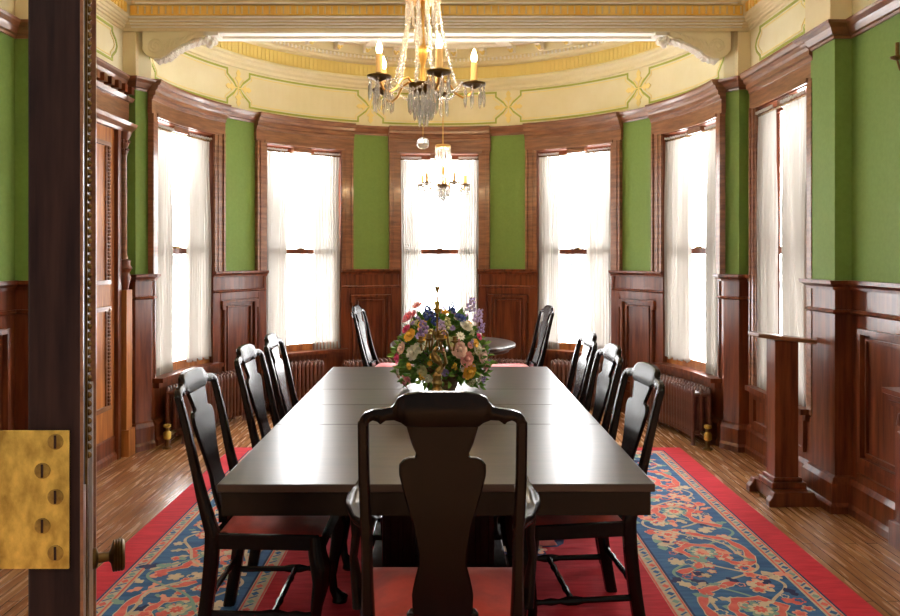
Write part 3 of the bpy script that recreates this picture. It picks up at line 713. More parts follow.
# ------------------------------------------------------------------ chairs
SEAT = .455
def make_chair(name, label, cat, arm=False, top=1.03, lean=.145, seatmat='red', group=None):
    t = thing(name, label, cat, (0, 0, 0), 0, group)
    kz = (top-SEAT)/(1.125-SEAT)
    Z = lambda z: SEAT+(z-SEAT)*kz
    prof = [(0, -.055), (.12, -.032), (.25, -.010), (SEAT, 0), (Z(.62), -.10*lean/.115*.13/.1), (Z(.80), -.45*lean), (Z(.95), -.78*lean), (Z(1.125), -lean)]
    prof[4] = (Z(.62), -.12*lean)
    yb = -.205
    def Y(z, x=0):
        if z <= SEAT: return yb-.055*((SEAT-z)/SEAT)**1.6
        u = (z-SEAT)/(top-SEAT); return yb-lean*(u+.03*sin(2*pi*u))-.012*(1-(x/.23)**2)*min(1, u*2)
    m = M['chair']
    # stiles with rear legs
    for sg in (-1, 1):
        mb = MB(); rings = []
        N = 44
        for i in range(N+1):
            z = Z(1.040)*i/N
            xc = sg*interp([(0, .198), (SEAT, .205), (Z(.7), .205), (Z(.9), .211), (Z(1.062), .211)], z)
            hw = interp([(0, .022), (.3, .021), (SEAT, .020), (Z(.6), .0150), (Z(1.062), .0145)], z); hd = interp([(0, .024), (SEAT, .026), (Z(.7), .017), (Z(1.062), .013)], z)
            yc = Y(z, .211)
            rings.append([(xc+hw*a, yc+hd*b, z) for a, b in ((-1, -.6), (-.6, -1), (.6, -1), (1, -.6), (1, .6), (.6, 1), (-.6, 1), (-1, .6))])
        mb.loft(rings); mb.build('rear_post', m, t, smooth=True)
    # crest rail
    topo = [(0, 1.125), (.06, 1.124), (.100, 1.117), (.118, 1.108), (.126, 1.092), (.134, 1.083), (.155, 1.079), (.185, 1.074), (.207, 1.066), (.219, 1.052), (.2255, 1.032)]
    bot = [(0, 1.03), (.090, 1.03), (.0975, 1.031), (.108, 1.040), (.128, 1.0475), (.150, 1.046), (.165, 1.035), (.172, 1.042), (.185, 1.046), (.195, 1.040), (.199, 1.028), (.2255, 1.026)]
    mb = MB(); rings = []
    for i in range(-60, 61):
        x = .2255*i/60; a, b = Z(interp(topo, abs(x))), Z(interp(bot, abs(x))); 
        hd = .0125; q = min(.006, (a-b)*.3)
        ring = []
        for z, y in ((b, -hd+.004), (b+q, -hd), (a-q, -hd), (a, -hd+.004), (a, hd-.004), (a-q, hd), (b+q, hd), (b, hd-.004)): ring.append((x, Y(z, x)+y, z))
        rings.append(ring)
    mb.loft(rings); mb.build('crest_rail', m, t, smooth=True)
    # splat
    wtab = [(.44, .062), (.50, .082), (.56, .084), (.60, .076), (.64, .066), (.68, .067), (.76, .080), (.84, .103), (.90, .117), (.925, .116), (.938, .106), (.945, .092), (.9455, .075), (.955, .070), (.97, .077), (.985, .083), (1.0, .087), (1.03, .096), (1.08, .097)]
    mb = MB(); rings = []; z = .47
    zs = sorted(set([.47+i*.0125 for i in range(46)]+[.925, .932, .938, .942, .945, .9455, .95]))
    for z in zs:
        zz = Z(z); w_ = interp(wtab, z); rings.append([(sx, Y(zz, sx)+sy, zz) for sx, sy in ((-w_, -.003), (-w_+.005, -.008), (-w_*.5, -.008), (0, -.008), (w_*.5, -.008), (w_-.005, -.008), (w_, -.003), (w_, .003), (w_-.005, .008), (w_*.5, .008), (0, .008), (-w_*.5, .008), (-w_+.005, .008), (-w_, .003))])
    mb.loft(rings); mb.build('splat', m, t, smooth=True)
    # seat rails
    fw = .265 if arm else .248; rw = .215; fy = .215
    poly = [(-rw, yb), (rw, yb), (fw-.015, fy-.03), (fw-.04, fy), (-fw+.04, fy), (-fw+.015, fy-.03)]
    mb = MB()
    N = len(poly); inn = [(x*.86, y*.86) for x, y in poly]
    for i in range(N):
        j = (i+1) % N; mb.hexa([poly[i], poly[j], inn[j], inn[i]], SEAT-.060, SEAT-.002)
    mb.hexa([(-.10, yb-.012), (.10, yb-.012), (.09, yb+.02), (-.09, yb+.02)], SEAT-.004, SEAT+.05)
    mb.build('seat_rail', m, t, bevel=.004)
    # cushion
    mb = MB(); nn = 12; 
    def cp(u, v, s_):
        y = yb+.025+(fy-.012-yb-.025)*v; ww = (rw-.012+(fw-.022-rw+.012)*v); return ((u*2-1)*ww*s_, y)
    vs = []; fs = []
    for j in range(nn+1):
        for i in range(nn+1):
            u, v = i/nn, j/nn; x, y = cp(u, v, 1); e = min(u, 1-u, v, 1-v)*nn; h = (0, .012, .018, .022)[min(3, int(e))] + .006*min(1, e/5); vs.append((x, y, SEAT-.002+h+(.002 if arm else 0)))
    for j in range(nn):
        for i in range(nn): a = j*(nn+1)+i; fs.append([a, a+1, a+nn+2, a+nn+1])
    n0 = len(vs); ring = [i for i in range(nn+1)]+[j*(nn+1)+nn for j in range(1, nn+1)]+[nn*(nn+1)+i for i in range(nn-1, -1, -1)]+[j*(nn+1) for j in range(nn-1, 0, -1)]
    vs += [(vs[i][0], vs[i][1], SEAT-.03) for i in ring]; L = len(ring)
    for i in range(L): fs.append([ring[i], ring[(i+1) % L], n0+(i+1) % L, n0+i])
    fs.append([n0+i for i in range(L)][::-1])
    mb.add(vs, fs); mb.build('seat_cushion', M[seatmat], t, smooth=True)
    # cabriole front legs
    for sg in (-1, 1):
        X = sg*(fw-.04); mb = MB()
        mb.tube([(X, fy-.035, SEAT-.01), (X+sg*.004, fy-.030, SEAT-.07), (X+sg*.016, fy-.016, .335), (X+sg*.014, fy-.016, .27), (X+sg*.004, fy-.032, .19), (X, fy-.04, .12), (X+sg*.002, fy-.034, .06), (X+sg*.01, fy-.018, .03), (X+sg*.014, fy-.008, .014), (X+sg*.012, fy-.008, 0)], [.031, .035, .039, .031, .023, .019, .018, .024, .036, .030], 12)
        mb.tube([(X, fy-.03, SEAT-.08), (X-sg*.05, fy-.03, SEAT-.085), (X-sg*.085, fy-.03, SEAT-.07)], [.030, .016, .006], 8)
        mb.build('front_leg', m, t, smooth=True)
    # stretchers
    ztr = .15; fx = fw-.04
    turn = [.013, .013, .010, .015, .010, .012, .012, .012, .010, .015, .010, .013, .013]
    for sg in (-1, 1):
        a = Vector((sg*.198, yb-.02, ztr)); b = Vector((sg*fx, fy-.045, ztr)); mb = MB(); mb.tube([a+(b-a)*i/12 for i in range(13)], [.013, .013, .013, .012, .012, .012, .012, .018, .018, .010, .015, .010, .013], 8); mb.build('side_stretcher', m, t, smooth=True)
    q = .62; a = Vector((-(.198+(fx-.198)*q), yb-.02+(fy-.045-yb+.02)*q, ztr)); b = Vector((-a.x, a.y, ztr)); mb = MB(); mb.tube([a+(b-a)*i/12 for i in range(13)], turn, 8); mb.build('cross_stretcher', m, t, smooth=True)
    a = Vector((-.196, yb-.03, ztr+.04)); b = Vector((.196, yb-.03, ztr+.04)); mb = MB(); mb.tube([a+(b-a)*i/12 for i in range(13)], turn, 8); mb.build('rear_stretcher', m, t, smooth=True)
    if arm:
        for sg in (-1, 1):
            mb = MB(); z = .725; rings = []
            P = [(.205, -.215, .016), (.225, -.17, .016), (.246, -.11, .017), (.262, -.04, .020), (.272, .03, .026), (.276, .09, .026), (.274, .14, .016), (.272, .19, .013), (.273, .235, .014), (.273, .25, .008)]
            for i, (x, y, w_) in enumerate(P):
                zz = z+(.012 if i < 2 else 0)+(.008 if 5 < i else 0); hz = .014
                dxx = P[min(i+1, 9)][0]-P[max(i-1, 0)][0]; dyy = P[min(i+1, 9)][1]-P[max(i-1, 0)][1]; L = math.hypot(dxx, dyy); nx, ny = dyy/L, -dxx/L
                rings.append([(sg*(x+nx*w_*a), y+ny*w_*a, zz+hz*b) for a, b in ((-1, -.4), (-.6, -1), (.6, -1), (1, -.4), (1, .4), (.6, 1), (-.6, 1), (-1, .4))])
            mb.loft(rings); o = mb.build('armrest', m, t, smooth=True)
            mb = MB(); mb.tube([(sg*.262, .05, SEAT-.06), (sg*.268, .05, SEAT+.03), (sg*.278, .055, .55), (sg*.268, .04, .62), (sg*.272, .05, .72)], [.019, .018, .013, .014, .02], 10)
            mb.build('arm_support', m, t, smooth=True)
    return t
RZ = .0152
# facing +x : local +y -> +x  => rotation -90 deg ; facing -x : +90 ; facing +y : 0
ac = make_chair('armchair', 'dark wooden armchair with vase splat and red seat, its back towards the viewer', 'armchair', arm=True, top=1.125, lean=.075)
ac.location = (-.012, 2.27, RZ)
G = 'carved dining chairs'
c0 = make_chair('dining_chair', 'dark dining chair with red seat nearest the viewer on the left side of the table', 'chair', group=G)
c0.location = (-.665, 2.99, RZ); c0.rotation_euler = (0, 0, R_(-90))
dup(c0, (-.665, 3.78, RZ), R_(-91), 'dark dining chair in the middle on the left side of the table')
dup(c0, (-.665, 4.335, RZ), R_(-88), 'dark dining chair farthest from the viewer on the left side of the table')
dup(c0, (.485, 3.10, RZ), R_(95), 'dark dining chair nearest the viewer on the right side of the table')
dup(c0, (.492, 3.80, RZ), R_(92), 'dark dining chair in the middle on the right side of the table')
dup(c0, (.495, 4.42, RZ), R_(91), 'dark dining chair farthest from the viewer on the right side of the table')
c1 = make_chair('dining_chair', 'wooden chair with rose seat at the left of the small round table in the bay', 'chair', seatmat='pink', group=G)
c1.location = (-.50, 7.0, 0); c1.rotation_euler = (0, 0, R_(-96))
dup(c1, (.60, 6.95, 0), R_(97), 'wooden chair with rose seat at the right of the small round table in the bay')

# ------------------------------------------------------------------ round table in the bay
t = thing('round_table', 'small round pedestal table standing in the bay between two chairs', 'table', (.05, 6.3, 0))
mb = MB(); mb.lathe([(0, .70), (.47, .70), (.48, .725), (.51, .732), (.525, .742), (.525, .758), (.515, .766), (0, .767)], n=48); mb.build('tabletop', M['table'], t, smooth=True)
mb = MB(); mb.lathe([(.10, .70), (.09, .66), (.045, .60), (.05, .45), (.07, .32), (.05, .25), (.08, .2), (.08, .12), (0, .12)], n=20); mb.build('pedestal', M['chair'], t, smooth=True)
for i in range(3):
    q = pi/2+i*2*pi/3; mb = MB(); mb.tube([(.05*cos(q), .05*sin(q), .2), (.18*cos(q), .18*sin(q), .15), (.28*cos(q), .28*sin(q), .05), (.33*cos(q), .33*sin(q), .02)], [.03, .025, .02, .02], 8); mb.build('leg', M['chair'], t, smooth=True)

# ------------------------------------------------------------------ radiators
def section_mesh(h=.46):
    mb = MB()
    for o in (.0, .065, .13):
        mb.tube([(0, -o, .06), (0, -o, .09), (0, -o, h-.05), (0, -o, h-.02), (0, -o, h)], [.012, .019, .019, .017, .006], 8, 1.0)
    mb.tube([(0, .012, h-.05), (0, -.142, h-.05)], .019, 8); mb.tube([(0, .012, .10), (0, -.142, .10)], .019, 8)
    mb.tube([(-.024, -.065, h-.05), (.024, -.065, h-.05)], .012, 8); mb.tube([(-.024, -.065, .10), (.024, -.065, .10)], .012, 8)
    return mb
secm = None
def radiator(a0, a1, label, h=.45, ro=.085, valve=None):
    global secm
    am = (a0+a1)/2; r = BR-ro; p = (BX+r*sin(R_(am)), BY+r*cos(R_(am)))
    t = thing('radiator', label, 'radiator', (p[0], p[1], 0), 0, 'cast iron radiators around the bay')
    n = int(round(abs(a1-a0)*pi/180*(r-.06)/.046))
    for i in range(n+1):
        a = R_(a0+(a1-a0)*i/n); q = (BX+r*sin(a)-p[0], BY+r*cos(a)-p[1], 0)
        if secm is None: o = section_mesh().build('section', M['iron'], t, smooth=True); secm = o.data
        else: o = bpy.data.objects.new('section', secm); C.objects.link(o); o.parent = t
        o.location = q; o.rotation_euler = (0, 0, -a); o.scale = (1, 1, h/.46)
    for a in (a0, a1):
        for rr in (r, r-.13):
            aa = R_(a); x = BX+rr*sin(aa)-p[0]; y = BY+rr*cos(aa)-p[1]
            mb = MB(); mb.tube([(x, y, .10), (x, y, .05), (x+.0, y, .02), (x, y, 0)], [.018, .014, .016, .024], 8); mb.build('foot', M['iron'], t, smooth=True)
    if valve is not None:
        aa = R_(valve); rr = r-.065; x = BX+rr*sin(aa)-p[0]; y = BY+rr*cos(aa)-p[1]; s = 1 if valve < a0 or valve < a1 and valve < am else 1
        ae = R_(a0 if abs(valve-a0) < abs(valve-a1) else a1); xe = BX+rr*sin(ae)-p[0]; ye = BY+rr*cos(ae)-p[1]
        mb = MB(); mb.tube([(xe, ye, .10), (x, y, .10)], .016, 8); mb.tube([(x, y, 0), (x, y, .16)], .018, 8); mb.lathe([(.036, 0), (.036, .012), (.018, .02)], (x, y, 0), 12); mb.build('pipe', M['brassd'], t, smooth=True)
        mb = MB(); mb.lathe([(.02, .07), (.03, .08), (.03, .12), (.018, .135), (.012, .16), (.03, .168), (.03, .185), (.01, .19)], (x, y, 0), 12); mb.build('valve', M['brass'], t, smooth=True)
    return t
radiator(-85.5, -60.5, 'brown ribbed radiator under the far left bay window', valve=-90)
radiator(-51, -35, 'brown ribbed radiator under the second bay window from the left')
radiator(-27, 27, 'long curved radiator along the bay wall behind the round table', h=.42)
radiator(34, 52, 'brown ribbed radiator under the fourth bay window from the left')
radiator(60.5, 87, 'brown ribbed radiator under the far right bay window', valve=91)

# ------------------------------------------------------------------ pedestal stand on the right
t = thing('reading_stand', 'tall plain wooden pedestal stand with slanting top beside the right window', 'stand', (2.065, 4.62, 0), 0)
mb = MB(); mb.prism([(-.18, 1.000), (.175, .958), (.175, .984), (-.18, 1.026)], lambda a, b: (a, -.085, b), lambda a, b: (a, .085, b)); mb.build('slanted_top', M['woodh'], t, bevel=.005)
mb = MB(); mb.box(-.072, .072, -.062, .062, .13, .980); mb.build('column', M['wood'], t, bevel=.004)
mb = MB(); mb.box(-.105, .105, -.10, .10, .088, .125); mb.box(-.088, .088, -.08, .08, .125, .150); mb.build('plinth', M['wood'], t, bevel=.006)
for y0 in (-.165, .13):
    mb = MB(); mb.prism([(-.15, 0), (.15, 0), (.15, .035), (.13, .06), (.12, .087), (-.12, .087), (-.13, .06), (-.15, .035)], lambda a, b: (a, y0, b), lambda a, b: (a, y0+.055, b)); mb.build('foot_rail', M['wood'], t, bevel=.005)
mb = MB(); mb.box(-.11, .11, -.11, .13, .02, .087); mb.build('base_block', M['wood'], t)

# ------------------------------------------------------------------ mantel end on the right wall
t = thing('mantelpiece', 'carved wooden mantel end with moulded shelf at the right edge of the picture', 'mantelpiece', (2.37, 3.6, 0))
mb = MB(); mb.box(-.06, -.001, -.6, .27, .06, .78); mb.box(-.085, -.001, -.6, .285, .0, .13) ; mb.build('body', M['wood'], t, bevel=.004)
mb = MB(); sweep(mb, [(0, -.6), (0, .29)], [(0.001, .72), (.065, .72), (.07, .745), (.085, .755), (.09, .78), (.115, .79), (.12, .815), (.001, .815)]); mb.build('shelf', M['wood'], t)
mb = MB(); mb.box(-.075, -.06, .13, .23, .16, .60); mb.tube([(-.075, .18, .64), (-.075, .18, .70)], [.03, .02], 8); mb.build('carved_console', M['wood'], t, bevel=.004)
t = thing('wall_sconce', 'dark wall light on the green wall at the right edge, only its tip showing', 'wall light', (2.37, 3.74, 2.46))
mb = MB(); mb.tube([(-.0, 0, 0), (-.012, 0, 0)], [.04, .03], 12); mb.build('back_plate', M['brassd'], t, smooth=True)
mb = MB(); mb.tube([(-.01, 0, 0), (-.06, 0, -.05), (-.10, .02, -.03), (-.10, .04, .02)], .006, 8); mb.build('arm', M['brassd'], t, smooth=True)
mb = MB(); mb.lathe([(.005, 0), (.03, .01), (.035, .02), (.0, .02)], (-.10, .04, .02), 12); mb.lathe([(.010, .02), (.010, .09), (0, .09)], (-.10, .04, .02), 10); mb.build('candle_cup', M['brassd'], t, smooth=True)

# ------------------------------------------------------------------ chandeliers
def prism_mesh():
    mb = MB(); mb.lathe([(.0, 0), (.0045, -.006), (.0045, -.010), (.0015, -.014), (.0060, -.024), (.0068, -.055), (.0048, -.078), (0, -.088)], n=6); return mb
def chandelier(loc, rot, label, strands=10):
    t = thing('crystal_chandelier', label, 'chandelier', loc, rot, 'crystal chandeliers')
    H = ZCEIL-loc[2]
    mb = MB(); mb.lathe([(.006, -.01), (.016, .01), (.010, .03), (.008, .08), (.014, .10), (.018, .12), (.018, .145), (.010, .16), (.006, .2), (.006, .30), (.012, .33), (.006, .36), (.004, .40), (.0035, H-.06), (.0035, H-.03)], n=12); mb.build('stem', M['gilt'], t, smooth=True)
    mb = MB(); mb.lathe([(.0, H-.05), (.03, H-.045), (.05, H-.02), (.055, H-.001), (0, H-.001)], n=20); mb.build('ceiling_rose', M['gilt'], t, smooth=True)
    mb = MB(); mb.lathe([(0, -.035), (.02, -.035), (.045, -.02), (.054, -.005), (.056, .006), (.045, .010), (0, .008)], n=28); mb.build('bowl', M['brassd'], t, smooth=True)
    mb = MB(); mb.lathe([(.060, .325), (.066, .33), (.066, .345), (.058, .35), (.02, .352), (0, .352), (0, .345), (.055, .34)], n=28); mb.build('crown_ring', M['gilt'], t, smooth=True)
    pm = None
    def pr(x, y, z, par, s=1.0):
        nonlocal pm
        if chandelier.pm is None: o = prism_mesh().build('crystal_prism', M['crystal'], par); chandelier.pm = o.data
        else: o = bpy.data.objects.new('crystal_prism', chandelier.pm); C.objects.link(o); o.parent = par
        o.location = (x, y, z); o.scale = (s, s, s)
    for i in range(16): q = 2*pi*i/16; pr(.052*cos(q), .052*sin(q), -.008, t, 1.15)
    for i in range(9): q = 2*pi*i/9; pr(.034*cos(q), .034*sin(q), -.03, t, 1.2)
    for i in range(5): q = 2*pi*i/5; pr(.015*cos(q), .015*sin(q), -.055, t, 1.2)
    for i in range(14): q = 2*pi*i/14; pr(.063*cos(q), .063*sin(q), .328, t, .95)
    for i in range(6): q = 2*pi*i/6+.3; pr(.030*cos(q), .030*sin(q), .235, t, 1.0)
    mb = MB(); mb.tube([(0, 0, -.03), (0, 0, -.20)], .0012, 5); mb.build('pendant_wire', M['gilt'], t)
    mb = MB(); mb.ball((0, 0, -.222), .024, 12); mb.build('pendant_ball', M['crystal'], t, smooth=True)
    RA = .198
    for i in range(5):
        q = R_(19-90)+i*2*pi/5; c, s = cos(q), sin(q)
        mb = MB(); P = [(.04, .0), (.07, .022), (.10, .010), (.125, -.028), (.155, -.045), (.180, -.035), (.194, -.012), (.198, .0)]
        mb.tube([(r*c, r*s, z) for r, z in P], [.006, .005, .0048, .0045, .0045, .0045, .005, .005], 8)
        a = mb.build('arm', M['gilt'], t, smooth=True)
        x, y = RA*c, RA*s
        mb = MB(); mb.lathe([(.006, -.012), (.012, -.008), (.030, .000), (.044, .003), (.046, .010), (.040, .012), (.018, .010), (.014, .022), (.0, .022)], (x, y, 0), 16); mb.build('drip_pan', M['brassd'], a, smooth=True)
        mb = MB(); mb.lathe([(.014, .018), (.0145, .022), (.013, .03), (.0125, .088), (.011, .092), (0, .092)], (x, y, 0), 14); mb.build('candle_sleeve', M['candle'], a, smooth=True)
        mb = MB(); mb.lathe([(.006, .090), (.011, .102), (.012, .112), (.0085, .127), (.003, .140), (0, .146)], (x, y, 0), 12); mb.build('flame_bulb', M['bulb'], a, smooth=True)
        for j in range(7): w_ = 2*pi*j/7+q; pr(x+.038*cos(w_), y+.038*sin(w_), .0, a, .95)
        pt = bpy.data.lights.new('bulb_light', 'POINT'); pt.energy = BULB_W; pt.color = (1, .70, .38); pt.shadow_soft_size = .015
        o = bpy.data.objects.new('bulb_light', pt); C.objects.link(o); o.parent = a; o.location = (x, y, .20)
    for i in range(strands):
        q = R_(19-90)+2*pi*i/strands; mb = MB(); n = 24; rr1 = .125 if i % 2 == 0 else .085
        for k in range(n):
            u = k/(n-1); r = .062+(rr1-.062)*(u**1.3)-.004*sin(u*pi); z = .325-(.325-(.012 if i % 2 == 0 else .0))*u
            mb.ball((r*cos(q), r*sin(q), z), .0062 if k % 3 else .0090, 6)
        mb.build('bead_strand', M['crystal'], t, smooth=True)
    for i in range(5):    # swags between the arms
        q0 = R_(19-90)+2*pi*i/5; q1 = q0+2*pi/5; mb = MB()
        for k in range(16):
            u = k/15; r = .12; x = r*(cos(q0)*(1-u)+cos(q1)*u)*1.25; y = r*(sin(q0)*(1-u)+sin(q1)*u)*1.25
            mb.ball((x, y, .012-.05*sin(pi*u)), .0055, 6)
        mb.build('bead_swag', M['crystal'], t, smooth=True)
    return t
chandelier.pm = None
BULB_W = 1.1
chandelier((-.093, 2.9, 2.154), 0, 'crystal chandelier with lit candle bulbs hanging over the dining table')
chandelier((-.035, 6.5, 2.105), R_(10), 'smaller looking crystal chandelier hanging in the bay before the middle window')

# ------------------------------------------------------------------ flowers and candelabrum
def flowers():
    rnd = random.Random(21)
    t = thing('flower_arrangement', 'large mixed bouquet in a woven basket on the dining table', 'flower arrangement', (-.03, 4.12, .76))
    mb = MB(); mb.lathe([(0, 0), (.075, 0), (.085, .02), (.095, .09), (.105, .13), (.095, .13), (.085, .09), (0, .09)], n=28)
    for k in range(7): mb.lathe([(.078+k*.004, .012+k*.017), (.086+k*.004, .018+k*.017), (.078+k*.004, .024+k*.017)], n=28)
    mb.build('basket', mat('wicker', (.16, .08, .035), .7, c2=(.30, .17, .08), scale=(60, 60, 60)), t, smooth=True)
    gm = [mat('leaf_green', (.05, .17, .025), .5, c2=(.20, .40, .05), scale=(12, 12, 12)), mat('leaf_yellow_green', (.20, .38, .06), .5)]
    def leafm(mb, c, d, L, wd):
        d = d.normalized(); s = d.cross(Vector((rnd.uniform(-1, 1), rnd.uniform(-1, 1), rnd.uniform(-1, 1)))).normalized(); n = d.cross(s)*.15*L
        mb.add([c, c+d*L*.35+s*wd+n, c+d*L*.7+s*wd*.7+n, c+d*L, c+d*L*.7-s*wd*.7+n, c+d*L*.35-s*wd+n, c+d*L*.5-n*.4], [[0, 1, 6], [1, 2, 6], [2, 3, 6], [3, 4, 6], [4, 5, 6], [5, 0, 6]])
    mb = MB()
    def surf(el, az, k=1.0):
        return Vector(((.27-.10*max(0, sin(el)))*k*cos(el)**.8*cos(az), .17*k*cos(el)*sin(az), .19+.245*k*sin(el))) if cos(el) > 0 else Vector((0, 0, .19+.245*k))
    for i in range(1300):
        mb.cur = 0 if rnd.random() < .75 else 1; el = rnd.uniform(-.8, 1.25); az = rnd.uniform(0, 2*pi); p = surf(el, az, rnd.uniform(.45, .98)); d = (p-Vector((0, 0, .12)))+Vector((rnd.uniform(-.1, .1), rnd.uniform(-.1, .1), rnd.uniform(-.12, .08)))
        leafm(mb, p, d, rnd.uniform(.03, .065), rnd.uniform(.008, .015))
    for i in range(50):
        q = rnd.uniform(0, 6.28); el = rnd.uniform(-.3, 1.1); mb.tube([(.02*cos(q), .02*sin(q), .09), tuple(surf(el, q, .5)), tuple(surf(el, q, .95))], .0022, 5)
    mb.build('foliage', gm, t)['kind'] = 'stuff'
    cols = {'w': (.82, .80, .70), 'p': (.85, .42, .40), 'pp': (.86, .60, .54), 'h': (.70, .06, .20), 'y': (.90, .52, .06), 'v': (.42, .30, .62), 'l': (.62, .50, .80), 'b': (.05, .09, .34), 'c': (.80, .22, .28), 'g': (.62, .62, .32)}
    CM = {k: mat('petal_'+k, v, .55, c2=tuple(min(1, x*1.15+.03) for x in v), scale=(30, 30, 30)) for k, v in cols.items()}
    def bloom(kind, r):
        mb = MB()
        if kind == 'rose':
            for ly, (rr, n, tl) in enumerate(((1, 7, .35), (.8, 6, .7), (.58, 5, 1.0), (.35, 4, 1.3))):
                for i in range(n):
                    q = 2*pi*i/n+ly*.5; c, s = cos(q), sin(q); e = Vector((c, s, 0)); f = Vector((-s, c, 0)); up = Vector((0, 0, 1))
                    a = e*r*.15; b = e*r*rr*.7*1+up*r*.25*tl; d = e*r*rr+up*r*.45*tl
                    mb.add([a, b+f*r*.42*rr, d+f*r*.22*rr+up*r*.05, d-f*r*.22*rr+up*r*.05, b-f*r*.42*rr, b-e*r*.03-up*r*.08], [[0, 1, 5], [1, 2, 3, 5], [3, 4, 5], [4, 0, 5]])
            mb.ball((0, 0, r*.35), r*.32, 6)
        elif kind == 'daisy':
            for i in range(10):
                q = 2*pi*i/10; c, s = cos(q), sin(q); e = Vector((c, s, 0)); f = Vector((-s, c, 0)); z = Vector((0, 0, r*.2))
                mb.add([Vector((0, 0, 0)), e*r*.6+f*r*.22+z, e*r+z*.7, e*r*.6-f*r*.22+z], [[0, 1, 2, 3]])
            mb.ball((0, 0, r*.12), r*.26, 6)
        else:      # flower spike / cluster
            for i in range(16):
                u = i/16; q = i*2.4; rr = r*(.65-.45*u); mb.ball((rr*cos(q), rr*sin(q), -r*.6+u*r*1.9), r*(.30-.12*u), 5)
        return mb
    # (x, z above the table, kind, colour, radius) as seen from the table head, then random others all round
    spec = [(-.17, .40, 'rose', 'c', .050), (-.13, .46, 'rose', 'p', .035), (-.185, .34, 'rose', 'h', .030), (-.10, .37, 'rose', 'y', .028), (-.165, .31, 'rose', 'y', .040), (-.07, .42, 'cluster', 'b', .042), (-.03, .39, 'cluster', 'b', .035),
            (-.09, .34, 'cluster', 'v', .045), (.0, .35, 'cluster', 'l', .04), (.055, .45, 'cluster', 'b', .03), (.10, .40, 'rose', 'b', .035), (.16, .46, 'cluster', 'l', .040), (.20, .40, 'cluster', 'l', .038), (.215, .34, 'cluster', 'v', .028), (.13, .36, 'rose', 'w', .04),
            (.02, .43, 'rose', 'y', .022), (.03, .37, 'cluster', 'g', .035), (-.21, .24, 'rose', 'pp', .036), (-.15, .22, 'rose', 'w', .042), (-.115, .25, 'rose', 'w', .036), (-.235, .185, 'rose', 'h', .032), (-.17, .15, 'daisy', 'y', .026),
            (-.10, .13, 'rose', 'g', .034), (-.07, .09, 'rose', 'w', .028), (-.23, .08, 'daisy', 'pp', .036), (-.20, .04, 'daisy', 'c', .036), (-.235, .12, 'daisy', 'w', .034), (.09, .24, 'rose', 'pp', .048), (.13, .19, 'rose', 'p', .045), (.05, .28, 'rose', 'g', .03),
            (.18, .27, 'rose', 'y', .025), (.215, .20, 'rose', 'pp', .046), (.235, .14, 'rose', 'p', .036), (.145, .125, 'rose', 'y', .047), (.19, .24, 'rose', 'w', .036), (.20, .30, 'rose', 'h', .022), (.07, .15, 'cluster', 'y', .02), (-.03, .20, 'daisy', 'g', .03),
            (-.06, .28, 'rose', 'w', .03), (.16, .05, 'cluster', 'g', .022), (.10, .31, 'daisy', 'w', .03)]
    for i in range(34):
        x = rnd.uniform(-.24, .25); z = rnd.uniform(.05, .40); spec.append((x*(1-.35*max(0, (z-.2)/.2)), z, rnd.choice(['rose', 'daisy', 'rose', 'cluster']), rnd.choice('wwpvgycl'), rnd.uniform(.015, .026)))
    kn = {'rose': 'rose', 'daisy': 'daisy', 'cluster': 'flower_spike'}
    def put(p, kind, colk, r):
        o = bloom(kind, r).build(kn[kind], CM[colk], t, smooth=(kind != 'daisy')); o.location = p
        d = (p-Vector((0, .03, .17))).normalized() if kind != 'cluster' else (p-Vector((0, 0, -.2))).normalized(); o.rotation_mode = 'QUATERNION'; o.rotation_quaternion = d.to_track_quat('Z', 'Y')
    for x, z, kind, c, r in spec:
        e = 1-(x/.26)**2-((z-.21)/.27)**2; y = -.18*math.sqrt(max(.02, e)); put(Vector((x, y, z)), kind, c, r)
    for i in range(32):
        el = rnd.uniform(-.4, 1.2); az = rnd.uniform(.1, pi-.1); put(surf(el, az, 1), rnd.choice(['rose', 'daisy', 'cluster']), rnd.choice('wpyvlbcg'), rnd.uniform(.025, .042))
flowers()
